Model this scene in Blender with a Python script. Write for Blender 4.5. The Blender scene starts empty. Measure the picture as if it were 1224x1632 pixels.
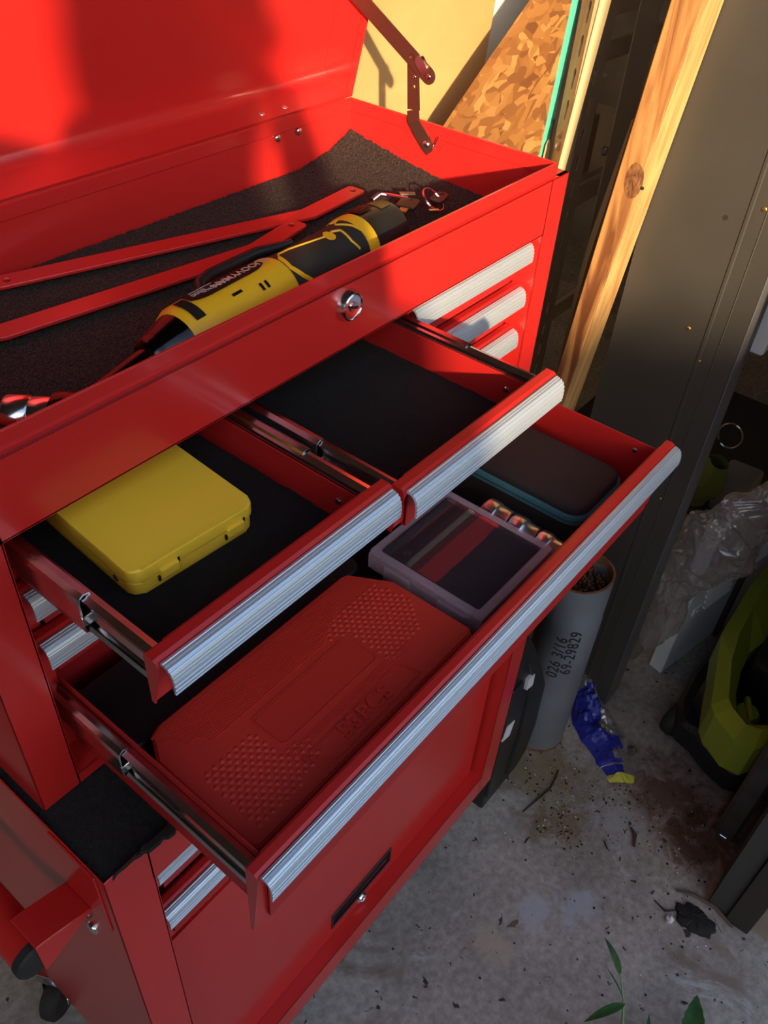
import bpy, bmesh, math, random
from mathutils import Vector, Matrix, Euler
random.seed(7)
C = bpy.context.scene.collection
SC = bpy.context.scene
Z0 = 0.74                       # floor to underside of the upper chest; lengths in metres
PI = math.pi

# ------------------------------------------------------------------ camera
cam = bpy.data.cameras.new('camera'); cam_o = bpy.data.objects.new('camera', cam); C.objects.link(cam_o)
CR = ((0.62947487, -0.77489916, 0.05738178), (-0.48938404, -0.45273503, -0.7453417), (0.60354341, 0.44109215, -0.66420861))
CP = (-0.108417, -0.344211, 0.553208)
Rm = Matrix(CR)                 # rows: right, down, forward
M = Matrix((Rm[0], -Rm[1], -Rm[2])).transposed().to_4x4()
M.translation = Vector((CP[0], CP[1], CP[2] + Z0))
cam_o.matrix_world = M
cam.sensor_fit = 'VERTICAL'; cam.sensor_height = 24.0
cam.lens = 24.0 * 1372.498 / 1632.0
cam.clip_start = 0.02; cam.clip_end = 200
SC.camera = cam_o

# ------------------------------------------------------------------ world, sun, exposure
SUN = Vector((-2.2, -2.5, 1.0)).normalized()       # towards the low evening sun
w = bpy.data.worlds.new('world'); SC.world = w; w.use_nodes = True
nt = w.node_tree; nt.nodes.clear()
sky = nt.nodes.new('ShaderNodeTexSky'); sky.sky_type = 'NISHITA'; sky.sun_disc = False
sky.sun_elevation = math.radians(17); sky.sun_rotation = math.atan2(SUN.x, SUN.y)
sky.air_density = 1.0; sky.dust_density = 1.5; sky.ozone_density = 1.0
bg = nt.nodes.new('ShaderNodeBackground'); bg.inputs[1].default_value = 0.30
hsv = nt.nodes.new('ShaderNodeHueSaturation'); hsv.inputs['Saturation'].default_value = 1.0
wo = nt.nodes.new('ShaderNodeOutputWorld')
nt.links.new(sky.outputs[0], hsv.inputs['Color']); nt.links.new(hsv.outputs[0], bg.inputs[0]); nt.links.new(bg.outputs[0], wo.inputs[0])
sl = bpy.data.lights.new('sun', 'SUN'); sl.energy = 8.0; sl.color = (1.0, 0.72, 0.42); sl.angle = math.radians(1.3)
so = bpy.data.objects.new('sun', sl); C.objects.link(so)
so.rotation_euler = SUN.to_track_quat('Z', 'Y').to_euler(); so.location = SUN * 8
SC.view_settings.view_transform = 'Standard'; SC.view_settings.look = 'None'
SC.view_settings.gamma = 1.0; SC.view_settings.use_curve_mapping = False
SC.view_settings.exposure = 0.3

# ------------------------------------------------------------------ materials
def mat(name, col, rough=0.5, metal=0.0, bump=0.0, bscale=200.0, var=0.0, vscale=8.0, coat=0.0, col2=None, spec=None, alpha=None, trans=None, stretch=None, detail=6.0, sheen=0.0):
    m = bpy.data.materials.new(name); m.use_nodes = True
    n = m.node_tree; b = n.nodes['Principled BSDF']; L = n.links.new
    b.inputs['Base Color'].default_value = (*col, 1); b.inputs['Roughness'].default_value = rough
    b.inputs['Metallic'].default_value = metal; b.inputs['Coat Weight'].default_value = coat
    b.inputs['Coat Roughness'].default_value = 0.12
    if spec is not None: b.inputs['Specular IOR Level'].default_value = spec
    if sheen: b.inputs['Sheen Weight'].default_value = sheen; b.inputs['Sheen Roughness'].default_value = 0.5
    if alpha is not None: b.inputs['Alpha'].default_value = alpha
    if trans is not None: b.inputs['Transmission Weight'].default_value = trans
    tc = n.nodes.new('ShaderNodeTexCoord'); mp = n.nodes.new('ShaderNodeMapping'); L(tc.outputs['Object'], mp.inputs[0])
    if stretch: mp.inputs['Scale'].default_value = stretch
    if var or col2:
        t = n.nodes.new('ShaderNodeTexNoise'); t.inputs['Scale'].default_value = vscale; t.inputs['Detail'].default_value = detail
        L(mp.outputs[0], t.inputs['Vector'])
        r = n.nodes.new('ShaderNodeValToRGB'); r.color_ramp.elements[0].position = 0.35; r.color_ramp.elements[1].position = 0.68
        c2 = col2 if col2 else tuple(min(1, c * (1 + var)) for c in col); c1 = col if col2 else tuple(c * (1 - var) for c in col)
        r.color_ramp.elements[0].color = (*c1, 1); r.color_ramp.elements[1].color = (*c2, 1)
        L(t.outputs[0], r.inputs[0]); L(r.outputs[0], b.inputs['Base Color'])
    if bump:
        t2 = n.nodes.new('ShaderNodeTexNoise'); t2.inputs['Scale'].default_value = bscale; t2.inputs['Detail'].default_value = 3
        L(mp.outputs[0], t2.inputs['Vector'])
        bp = n.nodes.new('ShaderNodeBump'); bp.inputs['Strength'].default_value = bump; bp.inputs['Distance'].default_value = 0.001
        L(t2.outputs[0], bp.inputs['Height']); L(bp.outputs[0], b.inputs['Normal'])
    return m

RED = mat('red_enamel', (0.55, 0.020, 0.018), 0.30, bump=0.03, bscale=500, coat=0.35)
REDIN = mat('red_enamel_shaded', (0.40, 0.014, 0.014), 0.42, bump=0.05, bscale=500)  # same enamel, darkened so the colour carries the shade inside the drawers
ALU = mat('brushed_aluminium', (0.60, 0.68, 0.78), 0.40, 0.6)  # base tinted blue to carry the cool cast of the sky
CHR = mat('chrome', (0.82, 0.82, 0.84), 0.16, 1.0)
ZINC = mat('zinc_slide', (0.66, 0.64, 0.62), 0.2, 1.0, var=0.15, vscale=40)
ZDARK = mat('dark_zinc', (0.22, 0.09, 0.07), 0.35, 0.8)
BLACKP = mat('black_plastic', (0.012, 0.012, 0.013), 0.38, bump=0.2, bscale=400)
BLACKR = mat('black_rubber', (0.016, 0.015, 0.014), 0.7, bump=0.3, bscale=300)
FELT = mat('dark_felt', (0.0045, 0.003, 0.003), 0.95, bump=1.0, bscale=900, sheen=0.0)
CARPET = mat('carpet_pile', (0.0035, 0.002, 0.002), 0.95, bump=1.0, bscale=1300, col2=(0.115, 0.080, 0.060), vscale=1100, detail=2)
BLKCARPET = mat('black_carpet_pile', (0.006, 0.006, 0.006), 0.95, bump=1.0, bscale=900, col2=(0.016, 0.015, 0.014), vscale=900, detail=2)
YEL = mat('yellow_enamel', (0.98, 0.64, 0.045), 0.42, bump=0.04, bscale=400)
YELG = mat('yellow_moulded_plastic', (0.78, 0.46, 0.015), 0.42, bump=0.1, bscale=700)
REDCASE = mat('red_moulded_plastic', (0.62, 0.032, 0.018), 0.52, bump=0.3, bscale=1200)
TEAL = mat('teal_zip_tape', (0.045, 0.16, 0.19), 0.8, bump=0.6, bscale=1500)
CLOTH = mat('black_nylon', (0.020, 0.013, 0.012), 0.75, bump=0.5, bscale=1800)

_r = [n for n in CARPET.node_tree.nodes if n.type == 'VALTORGB'][0]; _r.color_ramp.elements[0].position = 0.46; _r.color_ramp.elements[1].position = 0.78
# ------------------------------------------------------------------ mesh helpers (coordinates: chest frame)
LOC = {}
def T(p): return Vector((p[0], p[1], p[2] + Z0))
def empty(name, loc, label=None, cat=None, group=None, kind=None):
    o = bpy.data.objects.new(name, None); C.objects.link(o); o.location = T(loc); o.empty_display_size = 0.05
    LOC[o.name] = T(loc)
    tag(o, label, cat, group, kind); return o
def tag(o, label=None, cat=None, group=None, kind=None):
    if label: o['label'] = label
    if cat: o['category'] = cat
    if group: o['group'] = group
    if kind: o['kind'] = kind
    return o
def part(name, bm, m, parent=None, label=None, smooth=None, kind=None, wn=False):
    """link a bmesh (chest frame) as one mesh object below parent; its origin is the mesh's own base"""
    if smooth is not None:
        for f in bm.faces: f.smooth = True
        ca = math.cos(math.radians(smooth))
        for e in bm.edges:
            if len(e.link_faces) == 2 and e.link_faces[0].normal.dot(e.link_faces[1].normal) < ca: e.smooth = False
    xs = [v.co for v in bm.verts]
    o0 = Vector(((min(v.x for v in xs) + max(v.x for v in xs)) / 2, (min(v.y for v in xs) + max(v.y for v in xs)) / 2, min(v.z for v in xs)))
    wl = T(o0)
    bmesh.ops.translate(bm, verts=bm.verts, vec=-o0)
    me = bpy.data.meshes.new(name); bm.to_mesh(me); bm.free()
    for mm in (m if isinstance(m, (list, tuple)) else [m]): me.materials.append(mm)
    o = bpy.data.objects.new(name, me); C.objects.link(o)
    LOC[o.name] = wl
    if parent is not None:
        o.parent = parent; o.location = wl - LOC[parent.name]
    else: o.location = wl
    tag(o, label, kind=kind); return o
def thing(name, bm, m, label, cat, group=None, **k):
    o = part(name, bm, m, **k); tag(o, label, cat, group); return o
def nb(): return bmesh.new()
def recalc(bm, fs=None):
    bmesh.ops.recalc_face_normals(bm, faces=fs or bm.faces[:]); return bm
def merge(bm, t):
    me = bpy.data.meshes.new('t'); t.to_mesh(me); t.free(); bm.from_mesh(me); bpy.data.meshes.remove(me); return bm
def box(bm, x0, x1, y0, y1, z0, z1, bev=0.0, seg=1, M=None, mi=0):
    t = bmesh.new(); bmesh.ops.create_cube(t, size=1.0)
    for v in t.verts:
        v.co = Vector(((x0 + x1) / 2 + v.co.x * (x1 - x0), (y0 + y1) / 2 + v.co.y * (y1 - y0), (z0 + z1) / 2 + v.co.z * (z1 - z0)))
    if bev: bmesh.ops.bevel(t, geom=t.edges[:], offset=bev, segments=seg, affect='EDGES', profile=0.5)
    if M: bmesh.ops.transform(t, matrix=M, verts=t.verts)
    for f in t.faces: f.material_index = mi
    return merge(bm, t)
def prism(bm, pts, ax, a, b, bev=0.0, M=None, mi=0):
    """extrude a closed polygon; ax x: pts=(y,z)  y: (x,z)  z: (x,y)"""
    def P(p, t):
        return {'x': (t, p[0], p[1]), 'y': (p[0], t, p[1]), 'z': (p[0], p[1], t)}[ax]
    t = bmesh.new(); A = [t.verts.new(P(p, a)) for p in pts]; B = [t.verts.new(P(p, b)) for p in pts]; n = len(pts)
    t.faces.new(A); t.faces.new(B[::-1])
    for i in range(n): t.faces.new((A[i], B[i], B[(i + 1) % n], A[(i + 1) % n]))
    recalc(t)
    if bev: bmesh.ops.bevel(t, geom=t.edges[:], offset=bev, segments=1, affect='EDGES')
    if M: bmesh.ops.transform(t, matrix=M, verts=t.verts)
    for f in t.faces: f.material_index = mi
    return merge(bm, t)
def sheet(bm, pts, x0, x1, t, ax='x'):
    """bent sheet metal: open path extruded with thickness t"""
    n = len(pts); L = []; Rr = []
    for i, p in enumerate(pts):
        a = Vector(pts[max(i - 1, 0)]); b = Vector(pts[min(i + 1, n - 1)]); d = (b - a).normalized(); nn = Vector((-d.y, d.x)) * t / 2
        q = Vector(p); L.append(tuple(q + nn)); Rr.append(tuple(q - nn))
    tb = bmesh.new()
    def P(p, s): return {'x': (s, p[0], p[1]), 'y': (p[0], s, p[1]), 'z': (p[0], p[1], s)}[ax]
    ring = L + Rr[::-1]; A = [tb.verts.new(P(p, x0)) for p in ring]; B = [tb.verts.new(P(p, x1)) for p in ring]; m = len(ring)
    for i in range(m): tb.faces.new((A[i], B[i], B[(i + 1) % m], A[(i + 1) % m]))
    for i in range(n - 1):
        for V_, s in ((A, 1), (B, -1)):
            tb.faces.new([V_[i], V_[i + 1], V_[m - 2 - i], V_[m - 1 - i]])
    recalc(tb); return merge(bm, tb)
def arc(cx, cy, r, a0, a1, n=6):
    return [(cx + r * math.cos(math.radians(a0 + (a1 - a0) * i / n)), cy + r * math.sin(math.radians(a0 + (a1 - a0) * i / n))) for i in range(n + 1)]
def frame_of(d):
    d = Vector(d).normalized(); up = Vector((0, 0, 1)) if abs(d.z) < 0.9 else Vector((0, 1, 0))
    a = d.cross(up).normalized(); b = a.cross(d).normalized(); return a, b, d
def lathe(bm, prof, o, d, n=32, caps=True, sx=1.0, mi=0):
    """prof [(r, h)] turned about the axis d from o"""
    a, b, d = frame_of(d); o = Vector(o); t = bmesh.new(); rings = []
    for r, h in prof:
        rings.append([t.verts.new(o + d * h + a * (r * sx * math.cos(2 * PI * i / n)) + b * (r * math.sin(2 * PI * i / n))) for i in range(n)])
    for q in range(len(rings) - 1):
        for i in range(n): t.faces.new((rings[q][i], rings[q][(i + 1) % n], rings[q + 1][(i + 1) % n], rings[q + 1][i]))
    if caps:
        t.faces.new(rings[0][::-1]); t.faces.new(rings[-1])
    recalc(t)
    for f in t.faces: f.material_index = mi
    return merge(bm, t)
def tube(bm, pts, r, n=10, closed=False, mi=0):
    t = bmesh.new(); pts = [Vector(p) for p in pts]; rings = []; N = len(pts)
    rr = r if isinstance(r, (list, tuple)) else [r] * N
    pa = None
    for i, p in enumerate(pts):
        if closed: d = (pts[(i + 1) % N] - pts[i - 1])
        else: d = pts[min(i + 1, N - 1)] - pts[max(i - 1, 0)]
        d.normalize()
        if pa is None: a, b, _ = frame_of(d)
        else:
            a = (pa - d * pa.dot(d)).normalized(); b = a.cross(d).normalized()
        pa = a
        rings.append([t.verts.new(p + a * rr[i] * math.cos(2 * PI * k / n) + b * rr[i] * math.sin(2 * PI * k / n)) for k in range(n)])
    for q in range(N if closed else N - 1):
        A = rings[q]; B = rings[(q + 1) % N]
        for k in range(n): t.faces.new((A[k], A[(k + 1) % n], B[(k + 1) % n], B[k]))
    if not closed: t.faces.new(rings[0][::-1]); t.faces.new(rings[-1])
    recalc(t)
    for f in t.faces: f.material_index = mi
    return merge(bm, t)
def dome(bm, o, d, r, h, n=16):
    return lathe(bm, [(r, 0), (r, h * 0.25), (r * 0.92, h * 0.6), (r * 0.7, h * 0.85), (r * 0.35, h * 0.98), (0.0004, h)], o, d, n)
def plate(outlines, th, M=None, bev=0.0):
    """flat plate with holes: outlines = list of closed 2-D loops (first is the rim); lies on z=0..th, moved by M"""
    cu = bpy.data.curves.new('c', 'CURVE'); cu.dimensions = '2D'; cu.fill_mode = 'BOTH'; cu.extrude = th / 2 - bev
    cu.bevel_depth = bev; cu.bevel_resolution = 0
    for lp in outlines:
        s = cu.splines.new('POLY'); s.points.add(len(lp) - 1)
        for i, p in enumerate(lp): s.points[i].co = (p[0], p[1], 0, 1)
        s.use_cyclic_u = True
    o = bpy.data.objects.new('c', cu); C.objects.link(o)
    dg = bpy.context.evaluated_depsgraph_get(); dg.update()
    me = bpy.data.meshes.new_from_object(o.evaluated_get(dg)); bpy.data.objects.remove(o); bpy.data.curves.remove(cu)
    t = bmesh.new(); t.from_mesh(me); bpy.data.meshes.remove(me)
    bmesh.ops.translate(t, verts=t.verts, vec=(0, 0, th / 2))
    if M: bmesh.ops.transform(t, matrix=M, verts=t.verts)
    return t
def text(body, size, th, M=None, bold=0.0, space=1.0):
    cu = bpy.data.curves.new('t', 'FONT'); cu.body = body; cu.size = size; cu.extrude = th / 2; cu.align_x = 'CENTER'; cu.align_y = 'CENTER'; cu.offset = bold
    cu.space_character = space; cu.resolution_u = 3
    o = bpy.data.objects.new('t', cu); C.objects.link(o)
    dg = bpy.context.evaluated_depsgraph_get(); dg.update()
    me = bpy.data.meshes.new_from_object(o.evaluated_get(dg)); bpy.data.objects.remove(o); bpy.data.curves.remove(cu)
    t = bmesh.new(); t.from_mesh(me); bpy.data.meshes.remove(me)
    if M: bmesh.ops.transform(t, matrix=M, verts=t.verts)
    return t
def circ(x, y, r, n=20, a0=0.0): return [(x + r * math.cos(a0 + 2 * PI * i / n), y + r * math.sin(a0 + 2 * PI * i / n)) for i in range(n)]
def rrect(x0, x1, y0, y1, r, n=5):
    p = []
    for cx, cy, a in ((x1 - r, y1 - r, 0), (x0 + r, y1 - r, 90), (x0 + r, y0 + r, 180), (x1 - r, y0 + r, 270)): p += arc(cx, cy, r, a, a + 90, n)
    return p
def basis(o, ex, ey):
    """matrix taking local x,y,z to ex,ey,ex x ey at o"""
    ex = Vector(ex).normalized(); ey = Vector(ey).normalized(); ez = ex.cross(ey).normalized(); ey = ez.cross(ex)
    m = Matrix((ex, ey, ez)).transposed().to_4x4(); m.translation = Vector(o); return m
def copy_thing(o, parent=None):
    c = o.copy(); C.objects.link(c); c.parent = parent; LOC[c.name] = LOC.get(o.name, Vector())
    for ch in [x for x in bpy.data.objects if x.parent == o]: copy_thing(ch, c)
    return c

# ================================================================== THE SETTING
def concrete():
    m = bpy.data.materials.new('stained_concrete'); m.use_nodes = True; n = m.node_tree; b = n.nodes['Principled BSDF']; L = n.links.new
    tc = n.nodes.new('ShaderNodeTexCoord')
    def noise(s, d=8, r=0.6, dist=0.0):
        t = n.nodes.new('ShaderNodeTexNoise'); t.inputs['Scale'].default_value = s; t.inputs['Detail'].default_value = d; t.inputs['Roughness'].default_value = r
        t.inputs['Distortion'].default_value = dist; L(tc.outputs['Object'], t.inputs['Vector']); return t.outputs[0]
    def ramp(i, p0, p1, c0=(0, 0, 0), c1=(1, 1, 1)):
        r = n.nodes.new('ShaderNodeValToRGB'); r.color_ramp.elements[0].position = p0; r.color_ramp.elements[1].position = p1
        r.color_ramp.elements[0].color = (*c0, 1); r.color_ramp.elements[1].color = (*c1, 1); L(i, r.inputs[0]); return r.outputs[0]
    def mix(fac, a, bb, mode='MIX'):
        x = n.nodes.new('ShaderNodeMix'); x.data_type = 'RGBA'; x.blend_type = mode
        if isinstance(fac, float): x.inputs[0].default_value = fac
        else: L(fac, x.inputs[0])
        for k, v in ((6, a), (7, bb)):
            if isinstance(v, tuple): x.inputs[k].default_value = (*v, 1)
            else: L(v, x.inputs[k])
        return x.outputs[2]
    base = ramp(noise(5), 0.3, 0.72, (0.25, 0.226, 0.20), (0.45, 0.405, 0.36))
    fine = ramp(noise(90, 4), 0.35, 0.7, (0.72, 0.72, 0.72), (1.15, 1.15, 1.15))
    c = mix(1.0, base, fine, 'MULTIPLY')
    c = mix(ramp(noise(9, 6, 0.6, 0.6), 0.56, 0.68), c, (0.20, 0.155, 0.12))            # warm brown dirt
    c = mix(ramp(noise(7.3, 9, 0.75, 1.5), 0.60, 0.68), c, (0.42, 0.41, 0.42))          # pale mineral scars
    c = mix(ramp(noise(28, 9, 0.8, 1.0), 0.60, 0.66), c, (0.40, 0.35, 0.29))            # fine light flecks
    def stain(x, y, r, col, sh=1.4):
        nonlocal c
        mp = n.nodes.new('ShaderNodeMapping'); L(tc.outputs['Object'], mp.inputs[0]); mp.inputs['Location'].default_value = (-x, -y, 0)
        ln = n.nodes.new('ShaderNodeVectorMath'); ln.operation = 'LENGTH'; L(mp.outputs[0], ln.inputs[0])
        q = n.nodes.new('ShaderNodeMath'); q.operation = 'MULTIPLY_ADD'; L(noise(24, 9, 0.7, 0.7), q.inputs[0]); q.inputs[1].default_value = 3.4; q.inputs[2].default_value = -1.7
        ad = n.nodes.new('ShaderNodeMath'); ad.operation = 'MULTIPLY_ADD'; L(ln.outputs['Value'], ad.inputs[0]); ad.inputs[1].default_value = 1.0 / r; L(q.outputs[0], ad.inputs[2])
        c = mix(ramp(ad.outputs[0], 0.35, 1.0, (0.8, 0.8, 0.8), (0, 0, 0)), c, col)
    stain(0.83, -0.30, 0.10, (0.11, 0.045, 0.02)); stain(0.80, -0.37, 0.07, (0.09, 0.04, 0.02))
    stain(0.73, -0.11, 0.085, (0.22, 0.16, 0.085)); stain(0.67, -0.18, 0.045, (0.19, 0.135, 0.07)); stain(0.64, -0.16, 0.03, (0.17, 0.12, 0.06))
    stain(0.52, -0.22, 0.035, (0.40, 0.41, 0.45)); stain(0.57, -0.27, 0.04, (0.38, 0.40, 0.45)); stain(0.735, -0.26, 0.05, (0.36, 0.36, 0.38)); stain(0.44, -0.20, 0.035, (0.42, 0.35, 0.27))
    c = mix(ramp(noise(55, 3, 0.5, 0.4), 0.30, 0.335, (1, 1, 1), (0, 0, 0)), c, (0.035, 0.03, 0.028))   # specks
    L(c, b.inputs['Base Color']); b.inputs['Roughness'].default_value = 0.85
    bp = n.nodes.new('ShaderNodeBump'); bp.inputs['Strength'].default_value = 0.5; bp.inputs['Distance'].default_value = 0.002; L(noise(120, 6), bp.inputs['Height']); L(bp.outputs[0], b.inputs['Normal'])
    return m
bm = nb(); box(bm, -5, 4, -7, 4, -0.84, -0.74)
me_floor = part('floor', bm, concrete(), kind='structure')
me_floor.location = (0, 0, 0)
for v in me_floor.data.vertices: v.co += Vector((-0.5, -1.5, -0.10))

BLOCK = mat('painted_blockwork', (0.30, 0.27, 0.24), 0.9, var=0.2)
ROOF = mat('roof_boards', (0.14, 0.11, 0.09), 0.9, var=0.2)
for nm, a in (('wall_back', (-2.3, 2.8, 1.9, 2.0, -0.74, 1.5)), ('wall_right', (2.7, 2.8, -0.5, 1.9, -0.74, 1.5)), ('wall_left', (-2.3, -2.2, -0.3, 1.9, -0.74, 1.5)),
              ('wall_front', (0.78, 2.7, -0.56, -0.47, -0.74, 1.5)), ('ceiling', (-2.3, 2.8, -0.45, 2.0, 1.5, 1.6))):
    bm = nb(); box(bm, *a); part(nm, bm, ROOF if nm == 'ceiling' else BLOCK, kind='structure')

# door jamb of the opening: a grey angle trim beside a darker plank
JAMB = mat('dark_grey_trim_paint', (0.045, 0.05, 0.05), 0.6, bump=0.2, bscale=120)
PLANKD = mat('weathered_dark_plank', (0.030, 0.026, 0.024), 0.8, bump=0.6, bscale=60, stretch=(8, 8, 1))
bm = nb(); prism(bm, [(-0.418, -0.74), (-0.447, -0.74), (-0.435, 1.5), (-0.395, 1.5)], 'x', 0.705, 0.775)
part('trim_1', bm, JAMB, kind='structure')
bm = nb(); box(bm, 0.699, 0.78, -0.4825, -0.4475, -0.74, 1.5, 0.001)
part('trim_2', bm, PLANKD, kind='structure')
bm = nb(); box(bm, 0.712, 0.78, -0.522, -0.484, -0.74, 1.5, 0.001)
part('trim_3', bm, mat('pale_jamb_board', (0.30, 0.26, 0.22), 0.8, var=0.2), kind='structure')
bm = nb(); lathe(bm, [(0.0045, 0), (0.0045, 0.0015), (0.002, 0.0022)], (0.699, -0.466, -0.575), (-1, 0, 0), 12)
part('trim_4', bm, mat('orange_screw_cap', (0.5, 0.06, 0.02), 0.5), kind='structure')

# vertical door track
t = empty('door_track', (0.83, -0.39, -0.73), 'grey steel door track standing upright beside the dark door jamb', 'track')
TRK = mat('weathered_galvanised', (0.11, 0.11, 0.105), 0.5, 0.5, var=0.25, vscale=20)
bm = nb(); sheet(bm, [(0.822, -0.377), (0.817, -0.382), (0.817, -0.404), (0.823, -0.408), (0.835, -0.408)], -0.73, 1.45, 0.0025, 'z')
sheet(bm, [(0.822, -0.377), (0.845, -0.377)], -0.73, 1.45, 0.0025, 'z')
part('channel', bm, TRK, t)
bm = nb(); box(bm, 0.8135, 0.816, -0.398, -0.386, -0.735, -0.722, 0.0008); part('end_clip', bm, CHR, t, 'bright metal clip at the foot')

# standing steel panel (folded sheet) on the right
t = empty('steel_partition', (0.95, -0.01, -0.74), 'tall dark grey painted steel panel standing behind the brown stud', 'partition')
SHEETM = mat('charcoal_painted_steel', (0.050, 0.049, 0.046), 0.42, bump=0.12, bscale=250, var=0.12, vscale=5)
FLNG = mat('grey_steel_edge', (0.10, 0.105, 0.12), 0.5, bump=0.1, bscale=150, var=0.15, vscale=9)
bm = nb()
sheet(bm, [(0.930, 0.048), (0.930, -0.072), (0.9285, -0.0735), (0.9285, -0.0765), (0.930, -0.078), (0.930, -0.0935), (0.929, -0.0945), (0.930, -0.0955), (0.930, -0.1195)], -0.74, 1.1, 0.0012, 'z')
part('face_sheet', bm, SHEETM, t)
bm = nb(); box(bm, 0.9305, 0.982, -0.1215, -0.1195, -0.74, 1.1, 0.0005); part('edge_flange', bm, FLNG, t, 'paler folded edge of the panel')
bm = nb(); box(bm, 0.932, 0.98, -0.119, 0.047, -0.739, 1.098); part('core', bm, SHEETM, t)
for y, z, r in ((-0.051, 0.160, 0.003),):
    bm = nb(); lathe(bm, [(r, 0), (r, 0.0006)], (0.9293, y, z), (-1, 0, 0), 12); part('hole', bm, BLACKR, t)
for y, z in ((-0.0504, 0.0124), (-0.0905, 0.182), (-0.0898, -0.2557), (-0.0772, -0.0249)):
    bm = nb(); r = 0.0032 if z > -0.02 else 0.0022
    dome(bm, (0.9294, y, z), (-1, 0, 0), r, 0.002, 12); part('screw', bm, mat('brass_screw', (0.45, 0.30, 0.12), 0.35, 0.9) if 'brass_screw' not in bpy.data.materials else bpy.data.materials['brass_screw'], t)

bm = nb(); prism(bm, [(0.088, 0.238), (0.0945, 0.15), (0.1035, 0.06), (0.108, -0.02), (0.107, -0.60), (0.112, -0.60), (0.1130, 0.0), (0.1085, 0.09), (0.0985, 0.17), (0.0895, 0.239)], 'x', 0.922, 0.925)
thing('metal_strip', bm, mat('pale_strip', (0.20, 0.19, 0.16), 0.6), 'narrow pale metal strip showing along the left edge of the stud', 'strip')
# brown leaning stud
t = empty('wooden_stud', (0.9, 0.05, -0.74), 'rough brown timber stud with a knot, leaning against the dark steel panel', 'timber')
def wood(name, c1, c2, sc, st, bump=0.5, rough=0.7):
    m = bpy.data.materials.new(name); m.use_nodes = True; n = m.node_tree; b = n.nodes['Principled BSDF']; L = n.links.new
    tc = n.nodes.new('ShaderNodeTexCoord'); mp = n.nodes.new('ShaderNodeMapping'); mp.inputs['Scale'].default_value = st; L(tc.outputs['Object'], mp.inputs[0])
    t1 = n.nodes.new('ShaderNodeTexNoise'); t1.inputs['Scale'].default_value = sc; t1.inputs['Detail'].default_value = 7; t1.inputs['Distortion'].default_value = 0.8; L(mp.outputs[0], t1.inputs['Vector'])
    r = n.nodes.new('ShaderNodeValToRGB'); r.color_ramp.elements[0].position = 0.36; r.color_ramp.elements[0].color = (*c1, 1); r.color_ramp.elements[1].position = 0.62; r.color_ramp.elements[1].color = (*c2, 1)
    L(t1.outputs[0], r.inputs[0]); L(r.outputs[0], b.inputs['Base Color']); b.inputs['Roughness'].default_value = rough
    bp = n.nodes.new('ShaderNodeBump'); bp.inputs['Strength'].default_value = bump; bp.inputs['Distance'].default_value = 0.0015; L(t1.outputs[0], bp.inputs['Height']); L(bp.outputs[0], b.inputs['Normal'])
    return m
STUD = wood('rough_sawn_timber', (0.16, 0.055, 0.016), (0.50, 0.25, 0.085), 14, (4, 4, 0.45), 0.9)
def stud_y(z, a0, a1): return a0 + (a1 - a0) * (0.37 - z) / 0.46
bm = nb(); zs = [0.95, 0.37, 0.2, 0.0, -0.1, -0.4, -0.74]
pts = [(stud_y(z, 0.058, 0.091), z) for z in zs] + [(stud_y(z, 0.023, 0.067), z) for z in zs[::-1]]
prism(bm, pts, 'x', 0.872, 0.9275, bev=0.0015); part('timber', bm, STUD, t)
bm = nb(); zs = [0.95, 0.37, 0.2, 0.0, -0.1, -0.4, -0.74]
prism(bm, [(stud_y(z, 0.0232, 0.0672), z) for z in zs] + [(stud_y(z, 0.0222, 0.0662), z) for z in zs[::-1]], 'x', 0.8745, 0.9270); part('sawn_face', bm, wood('pale_side_wood', (0.42, 0.22, 0.075), (0.66, 0.42, 0.17), 14, (4, 4, 0.4), 0.5), t, 'paler sawn side face')  # thin paler layer laid over the side face
def knotplate(y, z, ry, rz, m):
    b_ = nb(); lathe(b_, [(1.0, 0), (0.9, 0.0004), (0.5, 0.0009)], (0, 0, 0), (-1, 0, 0), 20)
    for v in b_.verts: v.co = Vector((0.8722 + v.co.x, y + v.co.y * ry, z + v.co.z * rz))
    return part('knot', b_, m, t)
knotplate(0.049, 0.190, 0.012, 0.022, wood('knot_wood', (0.10, 0.035, 0.012), (0.26, 0.12, 0.045), 30, (6, 6, 3), 0.8))
bm = nb(); lathe(bm, [(0.0022, 0), (0.0022, 0.0006)], (0.8716, 0.036, 0.185), (-1, 0, 0), 10); part('hole', bm, BLACKR, t)

# pale plywood board right behind the chest
PLY = wood('pale_plywood', (0.47, 0.285, 0.105), (0.57, 0.38, 0.165), 3.0, (0.6, 3, 3.0), 0.08, 0.6)
bm = nb(); prism(bm, [(0.36, -0.74), (0.792, -0.74), (0.9215, 0.61), (0.44, 0.61)], 'y', 0.282, 0.298, bev=0.001)
thing('plywood_board', bm, PLY, 'pale yellow plywood board standing right behind the open lid', 'board')

# white foam sheet and card between plywood and strand board
bm = nb(); prism(bm, [(0.84, 0.262), (0.9179, 0.2541), (0.9518, 0.2456), (0.985, 0.236), (1.10, 0.225), (1.16, 0.60), (0.84, 0.60)], 'y', 0.304, 0.330, bev=0.001)
thing('foam_sheet', bm, mat('white_foam', (0.82, 0.80, 0.76), 0.8, bump=0.4, bscale=200), 'bright white foam sheet between the plywood and the strand board', 'sheet')
bm = nb(); prism(bm, [(0.80, 0.20), (0.80, 0.25), (0.9173, 0.250), (0.955, 0.2385), (0.97, 0.10), (0.86, -0.74), (0.72, -0.74)], 'y', 0.3475, 0.356, bev=0.001)
thing('card_sheet', bm, mat('grey_card', (0.42, 0.36, 0.25), 0.8), 'greyish card sheet showing below the white foam', 'card')

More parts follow.
